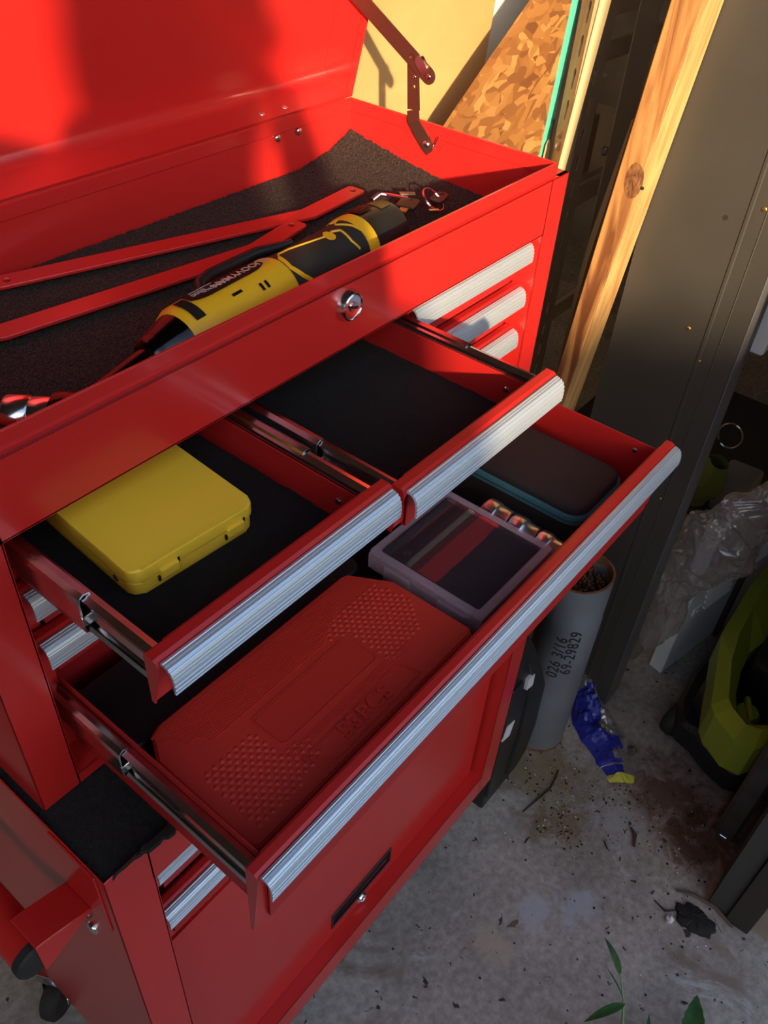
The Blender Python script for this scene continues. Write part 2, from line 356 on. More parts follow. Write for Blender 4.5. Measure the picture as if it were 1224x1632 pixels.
# OSB with a green painted edge
def osb():
    m = bpy.data.materials.new('strand_board'); m.use_nodes = True; n = m.node_tree; b = n.nodes['Principled BSDF']; L = n.links.new
    tc = n.nodes.new('ShaderNodeTexCoord'); cols = []
    prev = None
    for k, (rot, sc, st) in enumerate(((0.5, 62, (1, 1, 0.34)), (-0.9, 85, (1, 1, 0.30)), (1.5, 120, (1, 1, 0.36)))):
        mp = n.nodes.new('ShaderNodeMapping'); mp.inputs['Rotation'].default_value = (0, rot, 0); L(tc.outputs['Object'], mp.inputs[0])
        mp2 = n.nodes.new('ShaderNodeMapping'); mp2.inputs['Scale'].default_value = st; L(mp.outputs[0], mp2.inputs[0])
        nz = n.nodes.new('ShaderNodeTexNoise'); nz.inputs['Scale'].default_value = 30; L(mp2.outputs[0], nz.inputs['Vector'])
        va = n.nodes.new('ShaderNodeVectorMath'); va.operation = 'MULTIPLY_ADD'; L(nz.outputs['Color'], va.inputs[0]); va.inputs[1].default_value = (0.02, 0.02, 0.02); L(mp2.outputs[0], va.inputs[2])
        v = n.nodes.new('ShaderNodeTexVoronoi'); v.inputs['Scale'].default_value = sc; L(va.outputs[0], v.inputs['Vector'])
        r = n.nodes.new('ShaderNodeValToRGB'); e = r.color_ramp.elements; e[0].position = 0.0; e[0].color = (0.15, 0.055, 0.018, 1); e[1].position = 1.0; e[1].color = (0.44, 0.235, 0.075, 1)
        e2 = r.color_ramp.elements.new(0.35); e2.color = (0.25, 0.105, 0.030, 1); e3 = r.color_ramp.elements.new(0.7); e3.color = (0.31, 0.145, 0.042, 1)
        sp = n.nodes.new('ShaderNodeSeparateColor'); L(v.outputs['Color'], sp.inputs[0]); L(sp.outputs[0], r.inputs[0])
        if prev is None: prev = (r.outputs[0], sp.outputs[1])
        else:
            x = n.nodes.new('ShaderNodeMix'); x.data_type = 'RGBA'
            g = n.nodes.new('ShaderNodeMath'); g.operation = 'GREATER_THAN'; g.inputs[1].default_value = 0.5; L(sp.outputs[1], g.inputs[0]); L(g.outputs[0], x.inputs[0])
            L(prev[0], x.inputs[6]); L(r.outputs[0], x.inputs[7]); prev = (x.outputs[2], sp.outputs[2])
    L(prev[0], b.inputs['Base Color']); b.inputs['Roughness'].default_value = 0.6
    bp = n.nodes.new('ShaderNodeBump'); bp.inputs['Strength'].default_value = 0.5; bp.inputs['Distance'].default_value = 0.001
    bw = n.nodes.new('ShaderNodeRGBToBW'); L(prev[0], bw.inputs[0]); L(bw.outputs[0], bp.inputs['Height']); L(bp.outputs[0], b.inputs['Normal'])
    return m
t = empty('strand_board', (0.78, 0.175, -0.74), 'brown strand board offcut with a turquoise painted edge behind the chest', 'board')
bm = nb(); prism(bm, [(0.665, -0.74), (0.8424, -0.74), (0.9157, 0.1671), (0.93, 0.3439), (0.9318, 0.4047), (0.8595, 0.3515), (0.7769, 0.2938), (0.7257, 0.2569), (0.6889, 0.2291)], 'y', 0.200, 0.214); part('board', bm, osb(), t)
# the ragged painted edge
bm = nb(); random.seed(3); L_ = []; R_ = []
for i in range(170):
    z = -0.74 + 1.16 * i / 169; xl = 0.8424 + (z + 0.74) * 0.080807 if z < 0.1671 else 0.9157 + (z - 0.1671) * 0.0814
    wd = 0.0124 + 0.0008 * math.sin(i * 0.9) + random.uniform(-0.0009, 0.0009) + max(0, z - 0.19) * 0.032
    L_.append((xl, z)); R_.append((xl + wd, z))
prism(bm, L_ + R_[::-1], 'y', 0.1975, 0.2135); part('painted_edge', bm, mat('turquoise_paint', (0.10, 0.60, 0.46), 0.6, bump=0.6, bscale=300, var=0.12, vscale=120), t, 'turquoise painted edge')

# storage rack with keyhole-slotted uprights
RACK = mat('beige_rack_paint', (0.50, 0.41, 0.24), 0.4, bump=0.05); RACKD = mat('lightened_rack_paint', (0.58, 0.48, 0.36), 0.45)  # RACKD is lightened to make up for weak ambient light deep in the rack
t = empty('storage_rack', (1.4, 0.4, -0.74), 'slotted steel shelving uprights and beams behind the chest and stud', 'rack')
def slot(cx, cz, s=1.0):
    return [(cx + x * s, cz + z * s) for x, z in arc(0, 0.007, 0.0062, -50, 230, 12) + arc(0, -0.010, 0.0038, 180, 360, 7)]
lo = [(1.268 + 0.0, -0.74 + 0.0)]
def upright(xb, y, zlo, zhi, wdt, lean, zs, m, nm_flange=True, yaw=0.0, sc=1.0):
    ol = [[(0, zlo), (wdt, zlo), (wdt, zhi), (0, zhi)]] + [slot(wdt * 0.42, z, sc) for z in zs]
    Mx = basis((xb, y, 0), (math.cos(yaw), math.sin(yaw), 0), (lean, 0, 1))
    return plate(ol, 0.002, Mx)
def rk(u, z):
    zz = z - 0.165; kx = 0.145 if zz > 0 else 0.06
    Lp = Vector((0.9256 + 0.036 * zz, 0.188, z)); Kp = Vector((0.8775 + kx * zz, 0.150, z)); return Lp.lerp(Kp, u)
WR = 0.061
bm = plate([[(0, -0.70), (WR, -0.70), (WR, 0.0), (WR, 0.165), (WR, 0.6), (0, 0.6), (0, 0.165), (0, 0.0)]] + [[(WR * 0.46 + (x - WR * 0.46), z) for x, z in slot(WR * 0.46, 0.3377 - 0.0350 * k, 0.86)] for k in range(-6, 4)], 0.0018)
for v in bm.verts:
    p = rk(v.co.x / WR, v.co.y); v.co = p + Vector((-0.5, 0.65, 0)) * (-v.co.z)
recalc(bm); part('upright', bm, RACK, t)
bm = nb(); G = []
for z in (-0.70, 0.0, 0.165, 0.6):
    K_ = rk(1, z); e = 0.012 + 0.022 * max(0, min(1, (z - 0.1) / 0.25)); G.append([bm.verts.new(K_ + Vector(d)) for d in ((-0.0016, 0.0015, 0), (-0.0014, -0.0012, 0), (0.001, -0.0026, 0), (0.006 + e * 0.3, -0.001, 0), (0.010 + e, 0.005, 0), (0.010 + e, 0.007, 0), (0.006, 0.001, 0), (0.001, 0.0005, 0))])
for a_, b_ in zip(G, G[1:]):
    for k in range(8): bm.faces.new((a_[k], a_[(k + 1) % 8], b_[(k + 1) % 8], b_[k]))
recalc(bm); part('upright_flange', bm, RACK, t, smooth=60)
for z in (0.1985, 0.1630):
    bm = nb(); nrm = Vector((-0.62, -0.78, 0)); dome(bm, rk(0.48, z + 0.006), nrm, 0.0056, 0.003); dome(bm, rk(0.56, z - 0.006), nrm, 0.0062, 0.0040); part('stud_button', bm, RACK, t)
bm = nb(); prism(bm, [(0.880, -0.70), (0.900, -0.70), (0.925, 0.16), (0.9235, 0.183), (0.919, 0.190), (0.9145, 0.184), (0.9110, 0.15)], 'y', 0.191, 0.193); part('splice_plate', bm, RACK, t)
bm = upright(1.462, 0.42, -0.74, 0.9, 0.058, 0.0, [0.172 - 0.0525 * k for k in range(-8, 16)], RACKD, sc=1.05); part('upright', bm, RACKD, t)
bm = nb(); box(bm, 1.462, 1.464, 0.421, 0.47, -0.74, 0.9); part('upright_flange', bm, RACKD, t)
bm = upright(1.62, 0.421, -0.74, 0.9, 0.10, 0.0, [], RACK); part('upright', bm, RACKD, t)
for z0, z1, y in ((0.178, 0.205, 0.5), (0.083, 0.122, 0.52), (-0.21, -0.17, 0.5), (-0.5, -0.46, 0.5)):
    bm = nb(); box(bm, 1.40, 2.3, y, y + 0.012, z0, z1, 0.001); part('beam', bm, RACKD, t)
bm = nb(); box(bm, 1.40, 2.3, 0.53, 1.0, -0.18, -0.1655); part('shelf', bm, RACKD, t)
bm = nb(); dome(bm, (1.60, 0.4195, -0.04), (0, -1, 0), 0.011, 0.009); part('bolt', bm, CHR, t, 'chrome bolt head')
bm = nb(); box(bm, 1.67, 1.79, 0.54, 0.64, -0.035, 0.045, 0.008, 2); box(bm, 1.665, 1.795, 0.535, 0.645, 0.04, 0.048, 0.003)
o = thing('storage_tub', bm, mat('milky_plastic', (0.80, 0.76, 0.74), 0.4), 'milky plastic tub between the shelving uprights', 'tub')
bm = nb(); box(bm, 1.665, 1.80, 0.535, 0.66, -0.1645, -0.0365, 0.002)
thing('cardboard_box', bm, mat('brown_card', (0.42, 0.27, 0.16), 0.85), 'dark brown cardboard box on the shelf below the milky tub', 'box')
bm = nb(); box(bm, 1.0, 1.06, -0.135, -0.11, -0.026, 0.5, 0.003); box(bm, 1.0, 1.9, -0.11, -0.08, 0.0, 0.5)
thing('white_shelf_panel', bm, mat('white_laminate', (0.62, 0.62, 0.66), 0.5), 'white laminate panel hanging just past the dark steel panel edge', 'panel')

# leafy blocker added out of view, its height set to throw the low shade
rh = random.Random(5)
t = empty('sun_blocker', (SUN.x * 5.2, SUN.y * 5.2, -0.74), 'added leafy green sun blocker, out of view across the drive', 'sun_blocker')
ang = math.atan2(SUN.y, SUN.x); ex = Vector((-math.sin(ang), math.cos(ang), 0)); ey = Vector((math.cos(ang), math.sin(ang), 0))
Lf = mat('blocker_leaf', (0.035, 0.07, 0.02), 0.6, var=0.4, vscale=3)
A0 = 4.9
top = 1.70
bm = nb(); box(bm, -4.5, 4.5, -0.40, 0.35, -0.64, top - 0.04); me = bm
bmesh.ops.transform(bm, matrix=basis(ey * (A0 + 0.4), -ex, ey), verts=bm.verts); part('foliage_core', bm, Lf, t)
bm = nb()
for i in range(9000):
    u = rh.uniform(-4.6, 4.6); v_ = rh.choice((-0.4, 0.4, rh.uniform(-0.4, 0.4))); z = rh.uniform(-0.6, top) if abs(v_) == 0.4 else rh.uniform(top - 0.10, top)
    p = ex * u + ey * (A0 + 0.4 + v_ + rh.uniform(-0.04, 0.04)) + Vector((0, 0, z)); q = Euler((rh.uniform(0, 6), rh.uniform(0, 6), rh.uniform(0, 6))).to_matrix() * 0.05
    vs = [bm.verts.new(p + q @ Vector(c)) for c in ((-1, 0, 0), (0, -0.4, 0.1), (1, 0, 0), (0, 0.4, 0.1))]; bm.faces.new(vs)
part('leaves', bm, Lf, t, kind='stuff')
bm = nb()
for u in (-3.5, -1.2, 1.2, 3.5):
    p = ex * u + ey * (A0 + 0.4); tube(bm, [p + Vector((0, 0, -0.74)), p + Vector((0, 0, -0.6))], 0.04)
part('stems', bm, PLANKD, t, kind='stuff')

# ================================================================== UPPER CHEST
W = 0.600; S = 0.0292; XF = 0.0334; CW = (W - 2 * XF) / 3
YB = 0.2411; RZ = 0.2924; ZT = 0.2816; ZO = 0.2317
chest = empty('tool_chest', (0.3, 0.12, 0.0), 'red steel upper tool chest with raised lid and open drawers', 'tool chest')
bm = nb()
# stiles (folded), top panel, bottom rail, sides, back, floor
for s in (0, 1):
    X = lambda x: x if s == 0 else W - x
    a, b = sorted((X(0.0), X(S))); box(bm, a, b, 0.0, 0.0012, 0.0, ZT, 0.0004)
    a, b = sorted((X(S - 0.0012), X(S))); box(bm, a, b, 0.0, 0.024, 0.0, ZO + 0.004)
    a, b = sorted((X(S - 0.001), X(XF + 0.012))); box(bm, a, b, 0.0235, 0.0247, 0.0, ZO + 0.004)
    a, b = sorted((X(0.0), X(0.0012))); box(bm, a, b, 0.0, YB + 0.012, 0.0, ZT, 0.0004)
box(bm, 0.0, W, YB + 0.0108, YB + 0.012, 0.0, ZT)
box(bm, 0.001, W - 0.001, 0.002, YB + 0.011, 0.0, 0.0015)
box(bm, S - 0.001, W - S + 0.001, 0.0, 0.0012, 0.0, 0.0118, 0.0004)
box(bm, S - 0.001, W - S + 0.001, 0.0, 0.03, 0.0106, 0.0118)
box(bm, S - 0.002, W - S + 0.002, 0.0, 0.0012, ZO, ZT, 0.0004)
box(bm, S - 0.002, W - S + 0.002, 0.0, 0.02, ZO, ZO + 0.0012)
# top ledge between body and rim
box(bm, 0.0, W, 0.0, 0.005, ZT - 0.0012, ZT, 0.0004); box(bm, 0.0, 0.0165, 0.0, YB + 0.012, ZT - 0.0012, ZT, 0.0004); box(bm, W - 0.0165, W, 0.0, YB + 0.012, ZT - 0.0012, ZT, 0.0004)
box(bm, 0.0, W, YB, YB + 0.012, ZT - 0.0012, ZT)
part('body', bm, RED, chest)
# inner tray with its raised rim
bm = nb(); x0, x1, y0, y1 = 0.016, 0.584, 0.0042, YB
zf = 0.2368
for a in ((x0, x1, y0, y0 + 0.0012, zf, RZ), (x0, x1, y1 - 0.0012, y1, zf, RZ), (x0, x0 + 0.0012, y0, y1, zf, RZ), (x1 - 0.0012, x1, y0, y1, zf, RZ), (x0, x1, y0, y1, zf - 0.001, zf)):
    box(bm, *a, bev=0.0003)
for a in ((x0 + 0.001, x1 - 0.001, y0 + 0.001, y0 + 0.0026, RZ - 0.012, RZ - 0.0003), (x0 + 0.001, x1 - 0.001, y1 - 0.0026, y1 - 0.001, RZ - 0.012, RZ - 0.0003), (x1 - 0.0026, x1 - 0.001, y0 + 0.001, y1 - 0.001, RZ - 0.012, RZ - 0.0003), (x0 + 0.001, x0 + 0.0026, y0 + 0.001, y1 - 0.001, RZ - 0.012, RZ - 0.0003)):
    box(bm, *a, bev=0.0004)
part('tray', bm, RED, chest)
# inside of the carcass: shelves between the rows, divider posts
bm = nb()
for z in (0.1845, 0.1400, 0.0955): box(bm, S, W - S, 0.026, YB, z - 0.001, z)
for k in (1, 2):
    box(bm, XF + k * CW - 0.001, XF + k * CW + 0.001, 0.026, YB, 0.1845, ZO)
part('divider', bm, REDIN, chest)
# carpet liner in the tray: pile with a curling back right corner
def pile(x0, x1, y0, y1, zfun, step, th, seed, jag=0.0012, amp=0.0012, shape=None):
    r = random.Random(seed); nx = int((x1 - x0) / step); ny = int((y1 - y0) / step); b = nb(); G = []
    for i in range(nx + 1):
        row = []
        for j in range(ny + 1):
            u = i / nx; v = j / ny; x = x0 + (x1 - x0) * u; y = y0 + (y1 - y0) * v
            if shape: x, y = shape(u, v)
            e = (i in (0, nx)) or (j in (0, ny))
            if e: x += r.uniform(-jag, jag); y += r.uniform(-jag, jag)
            else: x += r.uniform(-.3, .3) * step; y += r.uniform(-.3, .3) * step
            row.append(b.verts.new((x, y, zfun(x, y) + (r.uniform(0, amp) if not e else 0) + th)))
        G.append(row)
    for i in range(nx):
        for j in range(ny): b.faces.new((G[i][j], G[i + 1][j], G[i + 1][j + 1], G[i][j + 1]))
    # skirt
    rim = [G[i][0] for i in range(nx)] + [G[nx][j] for j in range(ny)] + [G[i][ny] for i in range(nx, 0, -1)] + [G[0][j] for j in range(ny, 0, -1)]
    low = [b.verts.new((v.co.x, v.co.y, zfun(v.co.x, v.co.y))) for v in rim]
    for i in range(len(rim)): b.faces.new((rim[i], low[i], low[(i + 1) % len(rim)], rim[(i + 1) % len(rim)]))
    b.faces.new(low[::-1]) if False else None
    recalc(b)
    return b
def curl(x, y):
    d = max(0, (x - 0.50) / 0.083) * max(0, (y - 0.13) / 0.105); e = max(0, (x - 0.55) / 0.033) * 0.006 * max(0, min(1, (y - 0.05) / 0.1))
    return zf + 0.0005 + 0.016 * min(1.2, d) ** 1.3 + e
bm = pile(0.020, 0.5815, 0.008, 0.2375, curl, 0.0021, 0.0042, 1)
part('liner', bm, CARPET, chest)

# lock on the front panel
lk = nb(); o = (0.3012, 0.0, 0.266)
lathe(lk, [(0.0118, 0), (0.0118, 0.001), (0.0100, 0.0058), (0.0090, 0.0064), (0.0086, 0.0056), (0.0005, 0.0056)], o, (0, -1, 0), 40)
lock = part('lock', lk, CHR, chest, 'chrome key lock in the front panel', smooth=30)
bm = nb(); lathe(bm, [(0.0036, 0), (0.0036, 0.0008), (0.0001, 0.0009)], (0.3012, -0.0056, 0.266), (0, -1, 0), 24); part('cylinder', bm, ZINC, lock, smooth=30)
bm = nb(); box(bm, -0.0044, 0.0044, -0.0068, -0.0062, -0.0009, 0.0009, M=Matrix.Translation((0.3012, 0, 0.266)) @ Matrix.Rotation(math.radians(18), 4, 'Y')); part('keyway', bm, BLACKP, lock)

# lid
HY, HZ = 0.2425, 0.2926; ux = Vector((-0.235, 0.972)).normalized(); nx_ = Vector((ux.y, -ux.x))
def LP(a, b): v = Vector((HY, HZ)) + nx_ * a + ux * b; return (v.x, v.y)
LD = 0.040; LL = 0.245; rc = 0.012
path = [LP(0, 0)] + [LP(LD - rc, 0)] + [LP(LD - rc + rc * math.sin(math.radians(a)), rc - rc * math.cos(math.radians(a))) for a in range(10, 90, 10)] + [LP(LD, rc)] + [LP(LD, LL * k / 6) for k in range(1, 6)] + [LP(LD, LL - rc), LP(LD - rc, LL), LP(0.002, LL)]
lx0, lx1 = 0.0125, 0.5875
bm = nb(); sheet(bm, path, lx0, lx1, 0.0012)
for xx in (lx0, lx1 - 0.0012):
    prism(bm, [LP(0, 0), LP(LD - 0.001, 0), LP(LD - 0.001, LL), LP(0, LL)], 'x', xx, xx + 0.0012)
for xx in (lx0 + 0.001, lx1 - 0.0026):       # folded hem along the open edge
    prism(bm, [LP(-0.0003, 0), LP(0.007, 0), LP(0.007, LL), LP(-0.0003, LL)], 'x', xx, xx + 0.0016, bev=0.0004)
prism(bm, [LP(-0.0003, 0.0008), LP(0.006, 0.0008), LP(0.006, 0.002), LP(-0.0003, 0.002)], 'x', lx0, lx1)
lid = part('lid', bm, RED, chest, smooth=25)
bm = nb(); tube(bm, [(lx0 + 0.01, HY + 0.002, HZ - 0.0015), (lx1 - 0.01, HY + 0.002, HZ - 0.0015)], 0.0016, 8); part('hinge', bm, RED, chest)
def rivet(p, d, par, r=0.0034, m=CHR, name='rivet'):
    b = nb(); dome(b, p, d, r, r * 0.55, 14); o_ = part(name, b, m, par, smooth=40); return o_
for x in (0.4783, 0.5068): rivet((x, YB - 0.0026, 0.2768), (0, -1, 0), chest, 0.0036)
for x, a in ((0.4723, 0.010), (0.5018, 0.010)):
    p = LP(a, 0.0008); rivet((x, p[0], p[1]), (0, ux.x, ux.y), lid, 0.0030)

# lid stay: two flat links
stay = empty('lid_stay', (0.582, 0.142, 0.262)); stay.parent = chest; stay.location = LOC[stay.name] - LOC[chest.name]
def yz_plate(loops, x, th, m, name, lab=None):
    b = plate(loops, th, basis((x, 0, 0), (0, 1, 0), (0, 0, 1)))
    return part(name, b, m, stay, lab)
def bar(p, q, w0, w1, capp=True, capq=True, n=8):
    """outline of a flat bar from p to q with round ends"""
    p = Vector(p); q = Vector(q); d = (q - p).normalized(); a = math.degrees(math.atan2(d.y, d.x))
    o_ = []
    o_ += arc(q.x, q.y, w1, a - 90, a + 90, n) if capq else [tuple(q + Vector((d.y, -d.x)) * w1), tuple(q + Vector((-d.y, d.x)) * w1)]
    o_ += arc(p.x, p.y, w0, a + 90, a + 270, n) if capp else [tuple(p + Vector((-d.y, d.x)) * w0), tuple(p + Vector((d.y, -d.x)) * w0)]
    return o_
yz_plate([bar((0.2455, 0.3895), (0.1455, 0.3325), 0.0072, 0.0072), circ(0.1655, 0.3445, 0.0026, 12)], 0.5775, 0.0016, ZDARK, 'link')
bm = nb(); b1 = plate([bar((0.1655, 0.3440), (0.1605, 0.3000), 0.0062, 0.0068, True, False), circ(0.1615, 0.3200, 0.0015, 10)], 0.0016, basis((0.5792, 0, 0), (0, 1, 0), (0, 0, 1)))
# twisted foot
foot = [(0.5792, 0.1605, 0.3000), (0.5792, 0.1590, 0.2900), (0.5805, 0.1500, 0.2800), (0.5812, 0.1420, 0.2715), (0.5812, 0.1385, 0.2660)]
f2 = nb(); rows = []
for k, (x, y, z) in enumerate(foot):
    dr = Vector((0, -0.35, -0.94)) if k < 2 else Vector((0, -0.68, -0.73)); nn = Vector((0, -dr.z, dr.y)); hw = 0.0068 if k < 4 else 0.004
    rows.append([f2.verts.new(Vector((x + dx, y, z)) + nn * s * hw) for s, dx in ((-1, -0.0008), (1, -0.0008), (1, 0.0008), (-1, 0.0008))])
for a_, b_ in zip(rows, rows[1:]):
    for k in range(4): f2.faces.new((a_[k], a_[(k + 1) % 4], b_[(k + 1) % 4], b_[k]))
f2.faces.new(rows[0]); f2.faces.new(rows[-1][::-1]); recalc(f2); merge(bm, f2); merge(bm, b1)
part('link', bm, ZDARK, stay)
for p, r in (((0.5765, 0.1440, 0.3325), 0.0024), ((0.5785, 0.1600, 0.3340), 0.0016), ((0.580, 0.1430, 0.2725), 0.0040), ((0.5785, 0.1610, 0.3285), 0.0018)): rivet(p, (-1, 0, 0), stay, r)
bm = plate([bar((0.1560, 0.3430), (0.1515, 0.3380), 0.0045, 0.0045)], 0.004, basis((0.5760, 0, 0), (0, 1, 0), (0, 0, 1))); part('slide_pin', bm, CHR, stay, 'shiny pivot piece')
bm = nb(); tube(bm, [(0.5806, 0.134, 0.2735), (0.5806, 0.130, 0.2835)], 0.0008, 6); part('pin', bm, CHR, stay, 'small bright pin')

# ------------------------------------------------------------------ drawers
def front_profile(ybk, zt, zb):
    """(y, z) outline of a drawer front; ybk = back edge of the rolled top"""
    return [(ybk, zt - 0.001), (ybk - 0.001, zt), (ybk - 0.0065, zt), (ybk - 0.0085, zt - 0.0012), (ybk - 0.0095, zt - 0.0035), (ybk - 0.0092, zt - 0.0062), (ybk - 0.0075, zt - 0.0080), (ybk - 0.0022, zt - 0.0100), (ybk - 0.0018, zt - 0.0120), (ybk - 0.0018, zb + 0.001),
            (ybk - 0.0008, zb), (ybk + 0.0002, zb), (ybk + 0.0002, zb + 0.0010), (ybk - 0.0006, zb + 0.0014), (ybk - 0.0008, zt - 0.004)]
def handle_profile(ybk, zt):
    """ribbed aluminium pull"""
    out = []
    base = [(-0.0096, -0.0012), (-0.0125, -0.0010), (-0.0150, -0.0018), (-0.0170, -0.0038), (-0.0182, -0.0066), (-0.0188, -0.0098), (-0.0190, -0.0130), (-0.0189, -0.0160), (-0.0186, -0.0185)]
    # subdivide and add small grooves
    for i in range(len(base) - 1):
        a = Vector(base[i]); b = Vector(base[i + 1]); d = (b - a).normalized(); nn = Vector((-d.y, d.x))
        if nn.x > 0: nn = -nn
        if i == 0: out.append(a)
        for t, g in ((0.30, 0), (0.42, -0.00045), (0.58, -0.00045), (0.70, 0), (1.0, 0)):
            out.append(a + (b - a) * t + nn * g)
    inner = [(-0.0172, -0.0185), (-0.0174, -0.0130), (-0.0168, -0.0075), (-0.0150, -0.0042), (-0.0125, -0.0028), (-0.0096, -0.0030)]
    return [(ybk + p[0], zt + p[1]) for p in [tuple(v) for v in out] + inner]
def make_drawer(parent, xa, xb, ybk, zt, zb, depth, walltop, floorz, linerz, name='drawer', slides=True, lin=True, rail_z=None, lining=FELT, out=0.052, ychest=0.0):
    """one drawer pulled out: ybk = y of the rolled front's back edge"""
    b = nb(); prism(b, front_profile(ybk, zt, zb), 'x', xa, xb)
    box(b, xa, xb, ybk - 0.0008, ybk, zt - 0.014, zt - 0.0006)
    # end caps of the front
    for xx in (xa - 0.0005, xb - 0.0005):
        prism(b, [(ybk + 0.0003, zt - 0.001), (ybk - 0.001, zt + 0.0002), (ybk - 0.0067, zt + 0.0002), (ybk - 0.0088, zt - 0.0011), (ybk - 0.0098, zt - 0.0035), (ybk - 0.0095, zt - 0.0070), (ybk - 0.0022, zb - 0.0002), (ybk + 0.0003, zb - 0.0002)], 'x', xx, xx + 0.001)
    dr = part(name, b, RED, parent, smooth=25)
    b = nb(); ia = xa + 0.0118; ib = xb - 0.0118; yb = ybk + depth
    box(b, ia, ia + 0.001, ybk - 0.002, yb, floorz, walltop, 0.0003); box(b, ib - 0.001, ib, ybk - 0.002, yb, floorz, walltop, 0.0003)
    box(b, ia, ib, yb - 0.001, yb, floorz, walltop); box(b, ia, ib, ybk - 0.004, yb, floorz - 0.001, floorz)
    box(b, ia, ib, ybk - 0.0045, ybk - 0.0035, floorz, zt - 0.002)
    box(b, ia, ib, ybk - 0.0045, ybk + 0.001, zt - 0.004, zt - 0.001)
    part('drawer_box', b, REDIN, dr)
    b = nb(); prism(b, handle_profile(ybk, zt), 'x', xa + 0.0015, xb - 0.0015); part('handle', b, ALU, dr, 'ribbed aluminium pull')
    if lin:
        r = random.Random(int(xa * 1000))
        b = pile(ia + 0.0015, ib - 0.0015, ybk - 0.003, yb - 0.002, lambda x, y: floorz, 0.006, linerz - floorz, 5, 0.0008, 0.0005); part('liner', b, lining, dr)
    if slides:
        rz = rail_z if rail_z else (zt - 0.031)
        for s in (0, 1):
            ix = ia - 0.0002 if s == 0 else ib + 0.0002; sg = -1 if s == 0 else 1
            # inner rail fixed to the drawer wall: C shape with folded lips
            pr_ = [(ix + sg * 0.0070, rz + 0.0215), (ix + sg * 0.0078, rz + 0.0245), (ix + sg * 0.0045, rz + 0.0255), (ix + sg * 0.0008, rz + 0.0240), (ix + sg * 0.0008, rz + 0.003), (ix + sg * 0.0045, rz + 0.0015), (ix + sg * 0.0078, rz + 0.0025), (ix + sg * 0.0070, rz + 0.0055)]
            b = nb(); sheet(b, pr_, ybk - 0.001, yb - 0.03, 0.001, 'y')
            sheet(b, [(ix + sg * 0.0042, rz + 0.0195), (ix + sg * 0.0055, rz + 0.0170), (ix + sg * 0.0055, rz + 0.0105), (ix + sg * 0.0042, rz + 0.008)], ybk + 0.004, yb - 0.03, 0.001, 'y')
            part('slide_rail', b, ZINC, dr)
            # intermediate rail, runs back into the carcass
            yo = ychest - out
            pr2 = [(ix + sg * 0.0022, rz + 0.0235), (ix + sg * 0.0032, rz + 0.0265), (ix + sg * 0.0065, rz + 0.0272), (ix + sg * 0.0092, rz + 0.0255), (ix + sg * 0.0098, rz + 0.0215), (ix + sg * 0.0098, rz + 0.0055), (ix + sg * 0.0092, rz + 0.0012), (ix + sg * 0.0065, rz - 0.0003), (ix + sg * 0.0030, rz + 0.0005)]
            b = nb(); sheet(b, pr2, yo, 0.20, 0.0011, 'y')
            box(b, *sorted((ix + sg * 0.0022, ix + sg * 0.0105)), yo - 0.0008, yo + 0.0012, rz + 0.006, rz + 0.013, 0.0004)
            part('slide_rail', b, ZINC, dr)
        for xx, d in ((ib - 0.001, -1), (ia + 0.001, 1)):
            b = nb(); dome(b, (xx, ybk + 0.021, walltop - 0.011), (d, 0, 0), 0.0026, 0.0016, 12); part('rivet', b, CHR, dr)
    return dr
Y1, Y2, Y4 = -0.1065, -0.1145, -0.1655
make_drawer(chest, XF, XF + CW - 0.0008, Y1, 0.2262, 0.1885, 0.215, 0.2155, 0.1870, 0.1900)
make_drawer(chest, XF + CW + 0.0008, XF + 2 * CW - 0.0008, Y2, 0.2262, 0.1885, 0.215, 0.2155, 0.1870, 0.1900)
make_drawer(chest, XF + 2 * CW + 0.0008, W - XF, 0.0205, 0.2262, 0.1885, 0.20, 0.2155, 0.1870, 0.1900, slides=False, lin=False)
make_drawer(chest, XF, W - XF, 0.0205, 0.1815, 0.1440, 0.20, 0.170, 0.1430, 0.146, slides=False, lin=False)
make_drawer(chest, XF, W - XF, 0.0205, 0.1370, 0.0995, 0.20, 0.126, 0.0980, 0.101, slides=False, lin=False)
make_drawer(chest, XF, W - XF, Y4, 0.0905, 0.0127, 0.215, 0.0857, 0.0150, 0.0175, rail_z=0.0545, out=0.052)

# ================================================================== LOWER CABINET
BX0, BX1, BY0, BY1, BZ = -0.0062, 0.5992, -0.0706, 0.268, -0.6333
cab = empty('tool_cabinet', (0.3, 0.1, BZ), 'red steel rolling base cabinet below the upper chest', 'tool cabinet')
bm = nb(); t_ = 0.0012; BS = 0.0357; YR = -0.0520
box(bm, BX0, BX0 + t_, BY0, BY1, BZ, 0.0, 0.0004); box(bm, BX1 - t_, BX1, BY0, BY1, BZ, 0.0, 0.0004); box(bm, BX0, BX1, BY1 - t_, BY1, BZ, 0.0)
for a, b in ((BX0, BX0 + BS), (BX1 - BS, BX1)): box(bm, a, b, BY0, BY0 + t_, BZ, 0.0, 0.0004)
for a in (BX0 + BS - t_, BX1 - BS): box(bm, a, a + t_, BY0, YR + 0.004, BZ + 0.045, -0.0455)
box(bm, BX0 + BS - 0.002, BX1 - BS + 0.002, BY0, BY0 + t_, -0.0455, 0.0, 0.0004)
box(bm, BX0 + BS - 0.002, BX1 - BS + 0.002, BY0, YR + 0.004, -0.0467, -0.0455)
box(bm, BX0 + BS - 0.002, BX1 - BS + 0.002, BY0, BY0 + t_, BZ, BZ + 0.0478, 0.0004)
box(bm, BX0 + BS - 0.002, BX1 - BS + 0.002, BY0, YR + 0.004, BZ + 0.0466, BZ + 0.0478)
box(bm, BX0, BX1, BY0, BY1, BZ, BZ + t_); box(bm, BX0 + 0.001, BX1 - 0.001, BY0 + 0.001, BY1 - 0.001, -0.0088, -0.0076)
